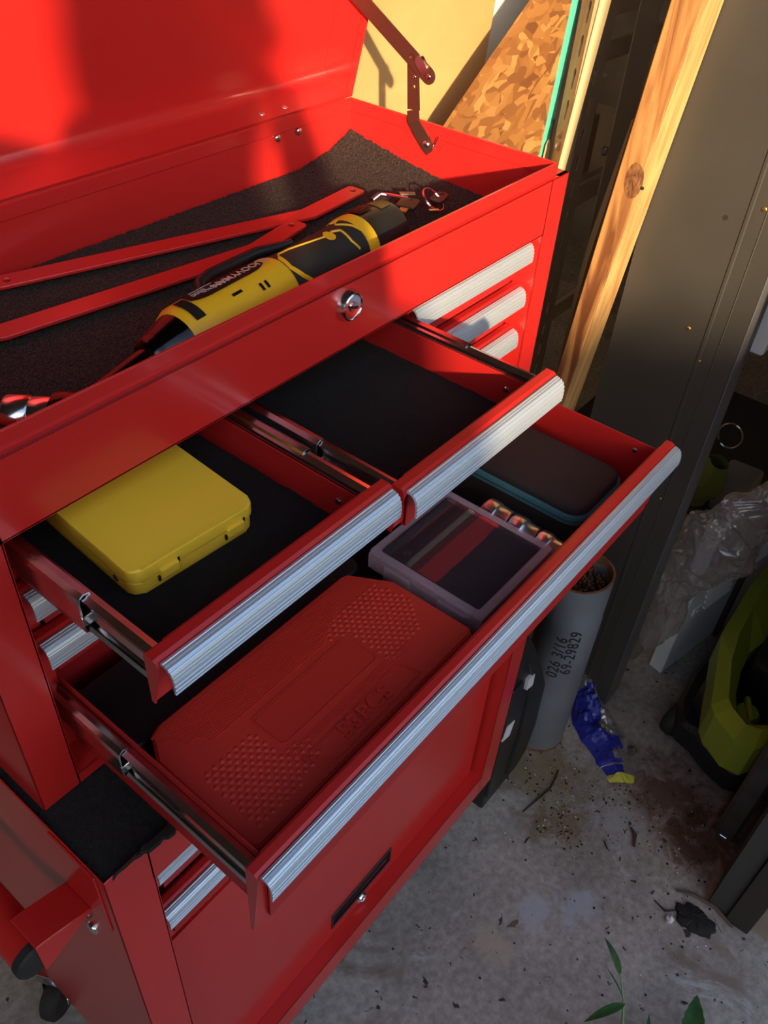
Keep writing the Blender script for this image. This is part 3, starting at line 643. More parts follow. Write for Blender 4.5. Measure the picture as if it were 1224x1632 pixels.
box(bm, BX0 + BS, BX1 - BS, 0.02, 0.022, BZ + 0.04, -0.05)
part('body', bm, RED, cab)
# two shallow drawers, pushed home
FX0, FX1 = BX0 + BS + 0.002, BX1 - BS - 0.002
make_drawer(cab, FX0, FX1, YR + 0.0035, -0.0513, -0.1090, 0.09, -0.065, -0.110, -0.108, slides=False, lin=False)
make_drawer(cab, FX0, FX1, YR + 0.0035, -0.1270, -0.2000, 0.09, -0.140, -0.190, -0.188, slides=False, lin=False)
# big lower panel with recessed black pull and lock
pb = plate([[(FX0, -0.5845), (FX1 - 0.004, -0.5845), (FX1 - 0.004, -0.2022), (FX0, -0.2022)], [(0.249, -0.560), (0.363, -0.560), (0.363, -0.526), (0.249, -0.526)]], 0.008, basis((0, YR + 0.008, 0), (1, 0, 0), (0, 0, 1)))
panel = part('door', pb, RED, cab)
bm = nb(); box(bm, 0.249, 0.363, YR + 0.0035, YR + 0.006, -0.560, -0.526)
for a in ((0.2475, 0.3645, YR - 0.0015, YR + 0.002, -0.5615, -0.5585), (0.2475, 0.3645, YR - 0.0015, YR + 0.002, -0.5275, -0.5245), (0.2475, 0.2505, YR - 0.0015, YR + 0.002, -0.560, -0.526), (0.3615, 0.3645, YR - 0.0015, YR + 0.002, -0.560, -0.526)): box(bm, *a, bev=0.0004)
part('recessed_pull', bm, BLACKP, panel, 'black recessed finger pull')
bm = nb(); lathe(bm, [(0.0092, 0), (0.0092, 0.002), (0.0078, 0.0042), (0.0066, 0.0046), (0.0062, 0.0036), (0.0005, 0.0036)], (0.305, YR, -0.5705), (0, -1, 0), 32)
part('lock', bm, CHR, panel, 'small chrome lock below the pull', smooth=30)
bm = nb(); box(bm, 0.3045, 0.3055, YR - 0.0045, YR - 0.0035, -0.574, -0.567); part('keyway', bm, BLACKP, panel)
# side push handle: plate, arm, tube
hd = empty('side_handle', (BX0, 0.0, -0.09)); hd.parent = cab; hd.location = LOC[hd.name] - LOC[cab.name]
bm = nb(); box(bm, BX0 - 0.0015, BX0, -0.062, -0.012, -0.082, -0.002, 0.0004); part('bracket', bm, RED, hd)
AX = (-0.0515, -0.033, -0.0880)
bm = nb(); prism(bm, [(BX0 - 0.0012, -0.0800), (BX0 - 0.0012, -0.0775), (-0.042, -0.0670), (-0.050, -0.0655), (-0.050, -0.1020), (-0.044, -0.1000)], 'y', -0.0395, -0.0095, bev=0.0006); part('arm', bm, RED, hd)
bm = nb(); tube(bm, [(AX[0], AX[1], AX[2]), (AX[0], 0.25, AX[2])], 0.0150, 32); part('tube', bm, RED, hd, smooth=30)
bm = nb(); lathe(bm, [(0.0155, -0.004), (0.0155, 0.002), (0.0140, 0.0040), (0.0100, 0.0046), (0.0002, 0.0048)], AX, (0, -1, 0), 32); part('end_cap', bm, BLACKR, hd, 'black plastic cap closing the tube', smooth=35)
bm = nb(); prism(bm, [(BX0 - 0.0012, -0.080), (BX0 - 0.0012, -0.0775), (-0.042, -0.0670), (-0.050, -0.0655), (-0.050, -0.1020), (-0.044, -0.1000)], 'y', 0.215, 0.245, bev=0.0006); part('arm', bm, RED, hd)
bm = nb(); dome(bm, (BX0, -0.0255, -0.1325), (-1, 0, 0), 0.0062, 0.0036, 20); part('screw', bm, CHR, cab, 'round chrome screw head', smooth=40)
bm = nb(); dome(bm, (BX0, -0.0265, -0.108), (-1, 0, 0), 0.003, 0.003, 12); part('screw', bm, ZDARK, cab)
# castors
def caster(cx, cy, yaw):
    c = empty('caster', (cx, cy, -0.74)); c.parent = cab; c.location = LOC[c.name] - LOC[cab.name]
    Mx = Matrix.Translation((cx, cy, 0)) @ Matrix.Rotation(yaw, 4, 'Z'); off = 0.022
    b = nb(); lathe(b, [(0.010, -0.012), (0.026, -0.012), (0.031, -0.008), (0.032, 0), (0.031, 0.008), (0.026, 0.012), (0.010, 0.012)], (off, 0, -0.708), (0, 1, 0), 32)
    bmesh.ops.transform(b, matrix=Mx, verts=b.verts); part('wheel', b, BLACKR, c, 'black rubber wheel', smooth=35)
    b = nb(); box(b, -0.028, 0.028, -0.025, 0.025, -0.6365, BZ - 0.0008, 0.0008); lathe(b, [(0.021, 0), (0.023, 0.008), (0.018, 0.012)], (0, 0, -0.650), (0, 0, 1), 24)
    for s in (-1, 1): prism(b, [(-0.020, -0.650), (0.020, -0.650), (0.030, -0.712), (0.016, -0.712)], 'y', s * 0.0165 - 0.001, s * 0.0165 + 0.001)
    box(b, -0.020, 0.030, -0.0165, 0.0165, -0.652, -0.650); tube(b, [(off, -0.020, -0.708), (off, 0.020, -0.708)], 0.004, 10)
    bmesh.ops.transform(b, matrix=Mx, verts=b.verts); part('fork', b, CHR, c, 'bright plated fork')
caster(0.016, 0.214, math.radians(205)); caster(0.57, 0.232, math.radians(20)); caster(0.57, -0.035, math.radians(100)); caster(0.030, -0.035, math.radians(60))

# black carpet on the cabinet top
def mshape(u, v):
    xa, ya = -0.0040 + 0.5995 * u, -0.0700 - 0.020 * min(1, u * 5) * (1 - v) ** 6
    return xa, ya + (BY1 - 0.004 + 0.0700) * v
bm = pile(-0.004, 0.5955, -0.07, 0.26, lambda x, y: -0.0074 if y > BY0 else 0.0006, 0.0035, 0.0045, 9, 0.0014, 0.0010, mshape)
thing('carpet_mat', bm, BLKCARPET, 'black carpet mat lying on top of the base cabinet, frayed at the front', 'mat')

# ================================================================== THINGS IN THE TRAY
# two cranked red bars with holes
def flat_bar(pts, hw, zlow, th, holes, label, lift=0.0):
    pts = [Vector(p) for p in pts]; L_ = []; R_ = []
    n = len(pts)
    for i, p in enumerate(pts):
        if 0 < i < n - 1:
            d1 = (p - pts[i - 1]).normalized(); d2 = (pts[i + 1] - p).normalized(); t = (d1 + d2).normalized(); nn = Vector((-t.y, t.x)) / max(0.5, t.dot(d1))
            L_.append(p + nn * hw); R_.append(p - nn * hw)
    d0 = (pts[1] - pts[0]).normalized(); d1 = (pts[-1] - pts[-2]).normalized()
    a0 = math.degrees(math.atan2(d0.y, d0.x)); a1 = math.degrees(math.atan2(d1.y, d1.x))
    def cap(c, a):
        o_ = []; dv = Vector((math.cos(math.radians(a)), math.sin(math.radians(a)))); nv = Vector((-dv.y, dv.x)); r = hw * 0.45
        for cx, s0 in ((c - nv * (hw - r) + dv * (hw - r), a - 90), (c + nv * (hw - r) + dv * (hw - r), a)): o_ += arc(cx.x, cx.y, r, s0, s0 + 90, 5)
        return o_
    ring = cap(pts[-1], a1) + [tuple(v) for v in L_[::-1]] + cap(pts[0], a0 + 180) + [tuple(v) for v in R_]
    b = plate([ring] + [circ(h[0], h[1], 0.0033, 16) for h in holes], th, Matrix.Translation((0, 0, zlow)), bev=0.0003)
    if lift:
        for v in b.verts: v.co.z += lift * max(0, min(1, (v.co.x - 0.30) / 0.1))
    return thing('flat_bar', b, RED, label, 'metal bar', 'red mounting bars in the tray')
flat_bar([(0.1775, 0.2185), (0.424, 0.1500), (0.489, 0.1560)], 0.0088, 0.2462, 0.0028, [(0.178, 0.218), (0.490, 0.156)], 'cranked red steel bar lying underneath, nearer the back wall of the tray')
flat_bar([(-0.02 + 0.05, 0.2055), (0.136, 0.1585), (0.342, 0.1290), (0.391, 0.1365)], 0.0088, 0.2462, 0.0028, [(0.045, 0.2010), (0.391, 0.138)], 'cranked red steel bar lying across the other, beside the yellow ratchet', lift=0.0032)

# cordless ratchet
RO = Vector((0.170, 0.037, 0.2675)); RD = Vector((1, 0.082, 0)).normalized(); RN = Vector((RD.y, -RD.x, 0))   # RN towards the viewer (-y)
PROF = [(0.015, 0.0205), (0.020, 0.0228), (0.040, 0.0236), (0.090, 0.0240), (0.106, 0.0236), (0.112, 0.0225), (0.125, 0.0215), (0.150, 0.0210), (0.185, 0.0222), (0.196, 0.0232), (0.212, 0.0232), (0.238, 0.0230), (0.246, 0.0215)]
def rr_(h):
    for (a, ra), (b, rb) in zip(PROF, PROF[1:]):
        if a <= h <= b: return ra + (rb - ra) * (h - a) / (b - a)
    return PROF[0][1] if h < PROF[0][0] else PROF[-1][1]
def surf(h, ang, lift=0.0):
    a = math.radians(ang); r = rr_(h) + lift; return RO + RD * h + Vector((0, 0, 1)) * r * math.cos(a) + RN * r * math.sin(a)
rat = empty('cordless_ratchet', (0.28, 0.045, 0.2445), 'yellow and black cordless ratchet lying in the tray behind the front rim', 'power tool')
def seg(name, h0, h1, m, lab=None, extra=0.0, ends=True):
    hs = sorted({h0, h1} | {h for h, _ in PROF if h0 < h < h1}); b = nb()
    lathe(b, [(rr_(h) + extra, h) for h in hs], RO, RD, 40); return part(name, b, m, rat, lab, smooth=35)
seg('motor_housing', 0.0150, 0.110, YELG, 'yellow moulded housing')
grip = seg('grip', 0.1095, 0.196, BLACKR, 'black rubber grip with yellow lines')
seg('yellow_ring', 0.192, 0.203, YELG, 'yellow band round the grip', 0.0009)
bat = seg('battery', 0.202, 0.246, BLACKP, 'black battery end')
b = nb(); lathe(b, [(0.0085, -0.012), (0.0125, -0.010), (0.0142, -0.007), (0.0142, -0.004), (0.0150, -0.003), (0.0190, 0.012), (0.0202, 0.0155)], RO, RD, 36)
part('gear_case', b, mat('black_chromed_steel', (0.05, 0.045, 0.045), 0.12, 1.0), rat, 'glossy dark conical gear case', smooth=40)
b = nb(); tube(b, [RO + RD * h + Vector((0, 0, z)) for h, z in ((-0.010, 0), (-0.035, -0.003), (-0.060, -0.006), (-0.064, -0.0065))], [0.0092, 0.0084, 0.0080, 0.0085], 20)
hc = RO + RD * -0.072 + Vector((0, 0, -0.0075))
lathe(b, [(0.010, -0.009), (0.0150, -0.007), (0.0158, 0), (0.0150, 0.007), (0.010, 0.009)], hc, Vector((-0.55, 0.83, 0)), 28)
part('ratchet_head', b, bpy.data.materials['black_chromed_steel'], rat, 'glossy dark ratchet head and neck', smooth=40)
sd = Vector((-0.62, 0.78, 0.02)).normalized(); b = nb()
lathe(b, [(0.0112, 0.006), (0.0118, 0.008), (0.0118, 0.019), (0.0110, 0.020), (0.0118, 0.021), (0.0118, 0.033), (0.0108, 0.0345), (0.0085, 0.0345), (0.0085, 0.026), (0.0003, 0.026)], hc, sd, 32, sx=1)
part('socket', b, CHR, rat, 'chrome drive socket', smooth=40)
# patches that follow the housing
def patch(name, loop_h, loop_a, m, par, lift=0.0006, nh=14, na=8, lab=None, round_=0.0):
    b = nb(); G = []
    for i in range(nh + 1):
        row = []
        for j in range(na + 1):
            u = i / nh; v = j / na; h = loop_h[0] + (loop_h[1] - loop_h[0]) * u; sq = 1.0
            if round_:
                e = min(u, 1 - u) / round_
                if e < 1: sq = 1 - 0.45 * (1 - e) ** 2
            am = (loop_a[0] + loop_a[1]) / 2; row.append(b.verts.new(surf(h, am + (loop_a[0] + (loop_a[1] - loop_a[0]) * v - am) * sq, lift)))
        G.append(row)
    for i in range(nh):
        for j in range(na): b.faces.new((G[i][j], G[i + 1][j], G[i + 1][j + 1], G[i][j + 1]))
    r = bmesh.ops.solidify(b, geom=b.faces[:], thickness=0.0006); recalc(b); return part(name, b, m, par, lab, smooth=50)
LBL = mat('label_black', (0.022, 0.016, 0.016), 0.4)
hous = [o for o in bpy.data.objects if o.name.startswith('motor_housing')][0]
patch('label', (0.030, 0.098), (-32, 8), LBL, hous, lab='dark rating label', round_=0.2)
patch('rubber_pad', (0.0205, 0.0285), (-18, 34), BLACKR, hous, lift=0.0010, lab='black rubber pad')
for h0, a0 in ((0.055, 24), (0.078, 30), (0.083, 30)): patch('vent', (h0, h0 + (0.009 if h0 < 0.06 else 0.0025)), (a0, a0 + (5 if h0 < 0.06 else 13)), BLACKP, hous, lift=0.0004, nh=3, na=3)
def wrap_text(body, size, h, ang, m, par, bold=0.0, th=0.0002, space=1.0):
    t_ = text(body, size, th, bold=bold, space=space)
    for v in t_.verts:                       # reads upside down from the front of the chest
        hh = h - v.co.x; aa = ang + math.degrees(v.co.y / 0.0245); v.co = surf(hh, aa, 0.0009 + v.co.z)
    return part('lettering', t_, m, par)
LT = mat('label_print', (0.60, 0.40, 0.28), 0.5); LT2 = mat('label_print_grey', (0.5, 0.45, 0.42), 0.5)
wrap_text('KUOOVYMAN', 0.0082, 0.078, -8, LT, hous, bold=0.00015)
wrap_text('PROFESSIONAL', 0.0040, 0.055, -6, LT2, hous); wrap_text('6000', 0.0062, 0.041, -12, LT2, hous); wrap_text('CORDLESS RATCHET', 0.0022, 0.047, -24, LT2, hous)
# yellow lines on the grip
def line(pts, r, m=YELG, par=None):
    b = nb(); P = []
    for (h0, a0), (h1, a1) in zip(pts, pts[1:]):
        for k in range(5): P.append(surf(h0 + (h1 - h0) * k / 5, a0 + (a1 - a0) * k / 5, 0.0))
    P.append(surf(*pts[-1], 0.0)); tube(b, P, r, 6); return part('yellow_line', b, m, par or grip)
line([(0.113, 2), (0.119, -14), (0.130, -16), (0.150, -4), (0.164, 6)], 0.0009)
line([(0.113, 2), (0.112, 30), (0.118, 52), (0.124, 66)], 0.0017)
line([(0.164, 6), (0.172, 2), (0.178, 10), (0.178, 40), (0.182, 60)], 0.0010)
line([(0.195, -30), (0.188, -26), (0.183, -10), (0.190, 15), (0.194, 40)], 0.0010)
for hh, aa, r1, r2 in ((0.166, 8, 0.0042, 0.0052), (0.190, -28, 0.005, 0.003)):
    b = nb(); lathe(b, [(1, -0.0006), (1, 0.0004), (0.7, 0.0009), (0.001, 0.001)], (0, 0, 0), (0, 0, 1), 20)
    Mx = basis(surf(hh, aa), RD, RN * math.cos(math.radians(aa)) - Vector((0, 0, 1)) * math.sin(math.radians(aa)))
    for v in b.verts: v.co = Mx @ Vector((v.co.x * r1, v.co.y * r2, v.co.z if True else 0))
    part('yellow_line', b, YELG, grip)
patch('yellow_flash', (0.135, 0.168), (-52, -40), YELG, grip, lift=0.0004)
patch('vent_panel', (0.206, 0.224), (-42, 2), BLACKP, bat, lift=0.0012)
for k in range(4): patch('vent_slot', (0.208, 0.2225), (-38 + k * 10, -34 + k * 10), mat('slot_dark_red', (0.10, 0.02, 0.02), 0.5) if k == 0 else bpy.data.materials['slot_dark_red'], bat, lift=0.0020, nh=4, na=2)
patch('rating_plate', (0.228, 0.242), (-40, 14), mat('dull_gold_print', (0.20, 0.15, 0.04), 0.5), bat, lift=0.0005)
b = nb(); tube(b, [surf(0.060, -62, 0.0), surf(0.064, -62, 0.006), surf(0.075, -62, 0.0085), surf(0.120, -58, 0.0085), surf(0.150, -52, 0.003)], [0.0035, 0.004, 0.004, 0.004, 0.003], 10)
part('trigger_lever', b, BLACKP, rat, 'long black trigger lever', smooth=50)

# keys on a split ring with a hex key
ks = empty('key_bunch', (0.508, 0.095, 0.2475), 'bunch of small keys on a split ring beside the ratchet battery', 'keys')
BRK = mat('worn_steel', (0.45, 0.40, 0.36), 0.28, 1.0); BKEY = mat('black_key_head', (0.035, 0.018, 0.014), 0.45); ORG = mat('brass_key_blade', (0.52, 0.28, 0.12), 0.35, 0.8)
b = nb(); rc_ = Vector((0.5185, 0.0865, 0.2535)); ax = Vector((0.20, -0.60, 0.78)).normalized(); a_, b_, _ = frame_of(ax)
for q in (0, 1): tube(b, [rc_ + a_ * 0.0118 * math.cos(t) + b_ * 0.0118 * math.sin(t) + ax * (0.0004 - 0.0009 * q) for t in [2 * PI * k / 36 for k in range(36)]], 0.0005, 6, closed=True)
part('split_ring', b, CHR, ks, 'bright split ring')
b = nb(); Mx = basis((0.4985, 0.0985, 0.2505), (0.93, 0.36, 0), (-0.36, 0.93, 0))
merge(b, plate([rrect(-0.011, 0.009, -0.0085, 0.0085, 0.003), circ(0.0055, 0, 0.0018, 10)], 0.0030, Mx, bev=0.0004))
k1 = part('key_head', b, BKEY, ks, 'black square plastic key head')
b = nb(); box(b, -0.0205, -0.011, -0.0036, 0.0036, 0.0008, 0.0022, M=Mx); part('key_blade', b, ORG, ks, 'orange brass key blade')
b = nb(); Mx = basis((0.531, 0.0885, 0.2500), (0.95, 0.3, 0), (-0.3, 0.95, 0)); merge(b, plate([rrect(-0.012, 0.011, -0.0062, 0.0062, 0.0055), circ(0.006, 0, 0.0025, 10)], 0.0026, Mx, bev=0.0004)); part('key_head', b, BKEY, ks, 'rounded dark key head')
b = nb(); tube(b, [(0.484, 0.1285, 0.2500), (0.4985, 0.1325, 0.2500), (0.5010, 0.1320, 0.2500), (0.5035, 0.1270, 0.2500), (0.5080, 0.1060, 0.2515)], 0.0019, 8); part('hex_key', b, CHR, ks, 'chrome L-shaped hex key')
b = nb(); box(b, -0.007, 0.007, -0.0022, 0.0022, 0, 0.0014, M=basis((0.512, 0.1105, 0.2530), (0.7, -0.65, 0.0), (0.65, 0.7, 0))); part('key_blade', b, BRK, ks, 'small steel key blade')
b = nb(); box(b, -0.0045, 0.0045, -0.0018, 0.0018, 0, 0.0014, M=basis((0.5055, 0.0755, 0.2500), (0.75, -0.6, 0), (0.6, 0.75, 0))); part('key_blade', b, BRK, ks, 'tiny steel key tip')

# ================================================================== THINGS IN THE DRAWERS
# yellow tin in the left small drawer
yc = empty('yellow_case', (0.116, -0.01, 0.190), 'flat yellow metal case with two clasps in the small left drawer', 'case')
MY = basis((0.0690, -0.0485, 0.0), (0.998, -0.060, 0), (0.060, 0.998, 0))
YW, YDp, z0, z1 = 0.089, 0.118, 0.1905, 0.2105
def rbox(b, x0, x1, y0, y1, z0_, z1_, r, bev, M=None):
    lp = rrect(x0, x1, y0, y1, r, 5); t = bmesh.new(); A = [t.verts.new((p[0], p[1], z0_)) for p in lp]; B = [t.verts.new((p[0], p[1], z1_)) for p in lp]; n = len(lp)
    t.faces.new(A[::-1]); t.faces.new(B)
    for i in range(n): t.faces.new((A[i], A[(i + 1) % n], B[(i + 1) % n], B[i]))
    es = [e for e in t.edges if abs(e.verts[0].co.z - e.verts[1].co.z) < 1e-6]
    if bev: bmesh.ops.bevel(t, geom=es, offset=bev, segments=3, affect='EDGES', profile=0.6)
    recalc(t)
    if M: bmesh.ops.transform(t, matrix=M, verts=t.verts)
    return merge(b, t)
b = nb(); rbox(b, 0, YW, 0, YDp, z0 + 0.0098, z1, 0.007, 0.0022, MY); part('lid', b, YEL, yc, smooth=35)
b = nb(); rbox(b, 0.0008, YW - 0.0008, 0.0008, YDp - 0.0008, z0, z0 + 0.0096, 0.007, 0.002, MY); part('base', b, YEL, yc, smooth=35)
for xx in (0.018, 0.066):
    b = nb(); box(b, xx, xx + 0.0125, -0.0022, 0.001, z0 + 0.0055, z0 + 0.0125, 0.0009, 2, MY); part('clasp', b, YEL, yc)
    b = nb(); box(b, xx - 0.0012, xx, -0.0006, 0.001, z0 + 0.004, z0 + 0.0075, M=MY); box(b, xx + 0.0125, xx + 0.0137, -0.0006, 0.001, z0 + 0.010, z0 + 0.0135, M=MY); part('clasp_slot', b, BLACKP, yc)
b = nb(); lathe(b, [(0.0022, 0), (0.0022, 0.0006), (0.0012, 0.0008)], MY @ Vector((0.0, 0.016, z0 + 0.007)), MY.to_3x3() @ Vector((-1, 0, 0)), 12); part('rivet', b, BRK, yc)

# red 53-piece case
RZT = 0.0675
rcs = empty('red_case', (0.168, -0.098, 0.018), 'red textured plastic tool case embossed 53PCS in the wide drawer', 'case')
cx0, cx1, cy0, cy1 = 0.0505, 0.2775, -0.1545, -0.0435
lp = [(cx0 + 0.004, cy0), (cx1 - 0.004, cy0), (cx1, cy0 + 0.005), (cx1 - 0.001, cy1 - 0.034), (cx1 - 0.020, cy1 - 0.002), (cx1 - 0.026, cy1), (cx0 + 0.020, cy1), (cx0 + 0.012, cy1 - 0.003), (cx0 + 0.001, cy1 - 0.022), (cx0, cy0 + 0.005)]
def poly_case(b, lp, z0_, z1_, bev, seg=3):
    t = bmesh.new(); A = [t.verts.new((p[0], p[1], z0_)) for p in lp]; B = [t.verts.new((p[0], p[1], z1_)) for p in lp]; n = len(lp)
    t.faces.new(A); t.faces.new(B[::-1])
    for i in range(n): t.faces.new((A[i], B[i], B[(i + 1) % n], A[(i + 1) % n]))
    recalc(t); es = [e for e in t.edges if abs(e.verts[0].co.z - e.verts[1].co.z) < 1e-6 and e.verts[0].co.z > z0_ + 1e-5]
    bmesh.ops.bevel(t, geom=es, offset=bev, segments=seg, affect='EDGES', profile=0.6); return merge(b, t)
b = nb(); poly_case(b, lp, 0.0425, RZT, 0.005); sh = part('shell', b, REDCASE, rcs, smooth=30)
b = nb(); poly_case(b, [(x, y) for x, y in lp], 0.0182, 0.0418, 0.001, 1); part('base', b, REDCASE, rcs)
# raised diamond fields, ribbed strip, smooth plaque, lettering field
def inpoly(x, y, P):
    c = False; n = len(P)
    for i in range(n):
        (x1, y1), (x2, y2) = P[i], P[i - 1]
        if (y1 > y) != (y2 > y) and x < (x2 - x1) * (y - y1) / (y2 - y1) + x1: c = not c
    return c
PLQ = (0.1125, 0.2085, -0.1165, -0.0880)
fieldA = [(0.205, -0.066), (0.262, -0.066), (0.270, -0.100), (0.250, -0.124), (0.214, -0.126), (0.213, -0.086), (0.196, -0.082)]
fieldB = [(0.062, -0.094), (0.108, -0.094), (0.108, -0.121), (0.130, -0.122), (0.122, -0.142), (0.062, -0.148)]
b = nb(); st = 0.0060; zt_ = RZT
for i in range(60):
    for j in range(40):
        x = 0.055 + i * st + (st / 2 if j % 2 else 0); y = -0.155 + j * st * 0.62
        if inpoly(x, y, fieldA) or inpoly(x, y, fieldB):
            v = [b.verts.new((x - st * .42, y, zt_)), b.verts.new((x, y - st * .42, zt_)), b.verts.new((x + st * .42, y, zt_)), b.verts.new((x, y + st * .42, zt_)), b.verts.new((x, y, zt_ + 0.0009))]
            for k in range(4): b.faces.new((v[k], v[(k + 1) % 4], v[4]))
part('diamond_relief', b, REDCASE, sh, kind='stuff')
b = nb()
for k in range(16):
    y = -0.0500 - k * 0.0020; x0_, x1_ = 0.060 + (0.012 if k > 13 else 0) + k * 0.0012, 0.236 - max(0, k - 3) * 0.0026
    if k > 10: x0_, x1_ = 0.070 + k * 0.001, 0.214 - (k - 10) * 0.004
    box(b, x0_, x1_, y - 0.0005, y + 0.0005, zt_ - 0.0002, zt_ + 0.0005)
for k in range(4): box(b, 0.108, 0.236 - k * 0.002, -0.1235 - k * 0.0016, -0.1230 - k * 0.0016, zt_ - 0.0002, zt_ + 0.0005)
part('rib_relief', b, REDCASE, sh, kind='stuff')
b = nb(); merge(b, plate([rrect(PLQ[0] - 0.001, PLQ[1] + 0.001, PLQ[2] - 0.001, PLQ[3] + 0.001, 0.005), rrect(PLQ[0], PLQ[1], PLQ[2], PLQ[3], 0.004)], 0.0008, Matrix.Translation((0, 0, zt_ - 0.0001)))); part('plaque_rim', b, REDCASE, sh)
b = nb(); merge(b, plate([rrect(PLQ[0] + 0.0006, PLQ[1] - 0.0006, PLQ[2] + 0.0006, PLQ[3] - 0.0006, 0.004)], 0.0005, Matrix.Translation((0, 0, zt_)))); part('plaque', b, mat('smooth_red_plastic', (0.58, 0.030, 0.018), 0.50), sh, 'smooth blank plaque')
b = nb(); merge(b, plate([[(0.112, -0.1330), (0.2125, -0.1300), (0.2200, -0.1480), (0.1280, -0.1500)], [(0.1135, -0.1338), (0.1290, -0.1492), (0.2188, -0.1472), (0.2118, -0.1308)]], 0.0009, Matrix.Translation((0, 0, zt_ - 0.0001)))); part('lettering_frame', b, REDCASE, sh)
part('lettering', text('53PCS', 0.0170, 0.0026, Matrix.Translation((0.1680, -0.1400, zt_ + 0.0004)), bold=0.0003, space=1.12), REDCASE, sh, 'raised letters 53PCS')
# black case behind it
b = nb(); poly_case(b, [(x, y) for x, y in rrect(0.0500, 0.288, -0.0385, 0.030, 0.012, 4)], 0.0182, 0.050, 0.004)
thing('black_case', b, BLACKP, 'flat black plastic case behind the red 53PCS case in the wide drawer', 'case', smooth=35)

# clear-lidded bit box
cb = empty('clear_box', (0.338, -0.098, 0.018), 'box with clear plastic lid and black base beside the red case', 'box')
CLR = bpy.data.materials.new('clear_styrene'); CLR.use_nodes = True; n_ = CLR.node_tree; n_.nodes.clear()
g1 = n_.nodes.new('ShaderNodeBsdfGlossy'); g1.inputs['Roughness'].default_value = 0.02; tr_ = n_.nodes.new('ShaderNodeBsdfTransparent'); tr_.inputs[0].default_value = (0.90, 0.84, 0.88, 1)
df = n_.nodes.new('ShaderNodeBsdfDiffuse'); df.inputs[0].default_value = (0.50, 0.38, 0.46, 1); m1 = n_.nodes.new('ShaderNodeMixShader'); m1.inputs[0].default_value = 0.07
lw = n_.nodes.new('ShaderNodeLayerWeight'); lw.inputs[0].default_value = 0.35; m2 = n_.nodes.new('ShaderNodeMixShader'); ou = n_.nodes.new('ShaderNodeOutputMaterial')
n_.links.new(tr_.outputs[0], m1.inputs[1]); n_.links.new(df.outputs[0], m1.inputs[2]); n_.links.new(lw.outputs['Fresnel'], m2.inputs[0]); n_.links.new(m1.outputs[0], m2.inputs[1]); n_.links.new(g1.outputs[0], m2.inputs[2]); n_.links.new(m2.outputs[0], ou.inputs[0])
MC = basis((0.2860, -0.1535, 0.0), (1, 0.0, 0), (0.01, 1, 0)); CWd, CDp, ztop = 0.106, 0.110, 0.0700
def shell_lid(b, x0, x1, y0, y1, z0_, z1_, t, M):
    box(b, x0, x1, y0, y1, z1_ - t, z1_, 0.0006, 1, M); 
    for a in ((x0, x0 + t, y0, y1), (x1 - t, x1, y0, y1), (x0, x1, y0, y0 + t), (x0, x1, y1 - t, y1)): box(b, *a, z0_, z1_ - t * 0.6, 0.0004, 1, M)
b = nb(); box(b, 0.0075, CWd - 0.0075, 0.0075, CDp - 0.0075, ztop - 0.0010, ztop, 0.0003, 1, MC)
clid = part('lid', b, CLR, cb, 'clear plastic lid')
LIL = mat('milky_lilac_styrene', (0.50, 0.38, 0.46), 0.25, alpha=0.42, coat=0.3)
b = nb(); merge(b, plate([rrect(0, CWd, 0, CDp, 0.004), rrect(0.0072, CWd - 0.0072, 0.0072, CDp - 0.0072, 0.003)], 0.0016, MC @ Matrix.Translation((0, 0, ztop - 0.0022))))
for a in ((0, 0.0013, 0, CDp), (CWd - 0.0013, CWd, 0, CDp), (0.0014, CWd - 0.0014, 0, 0.0013), (0.0014, CWd - 0.0014, CDp - 0.0013, CDp)): box(b, *a, ztop - 0.018, ztop - 0.0023, 0.0004, 1, MC)
part('lid_rim', b, LIL, cb, 'milky lilac rim of the lid')
b = nb(); rbox(b, 0.001, CWd - 0.001, 0.001, CDp - 0.001, 0.0182, 0.0505, 0.004, 0.0015, MC); part('base', b, BLACKP, cb)
for yy in (0.014, 0.067):
    b = nb(); box(b, -0.0016, 0.0012, yy, yy + 0.026, ztop - 0.0245, ztop - 0.006, 0.0007, 1, MC); part('catch', b, LIL, cb, 'clear catch')
rb = random.Random(11); DB = mat('bit_steel', (0.20, 0.19, 0.19), 0.3, 1.0)
for k in range(18):
    u = 0.012 + 0.0155 * (k % 6); v = 0.016 + 0.034 * (k // 6); b = nb(); r = 0.0022 if k % 3 else 0.0032
    p0 = MC @ Vector((u, v, 0.0525)); p1 = MC @ Vector((u + rb.uniform(-.001, .001), v + 0.024, 0.0525)); tube(b, [p0, p0 + (p1 - p0) * 0.6, p0 + (p1 - p0) * 0.62, p1], [r, r, r * 0.6, r * 0.5], 6)
    part('driver_bit', b, DB, cb)
b = nb(); tube(b, [MC @ Vector((0.020, 0.086, 0.0690)) + Vector((0.0025 * math.cos(t), 0.0025 * math.sin(t), 0)) for t in [2 * PI * k / 16 for k in range(16)]], 0.0003, 5, closed=True); part('moulding_ring', b, BRK, clid)

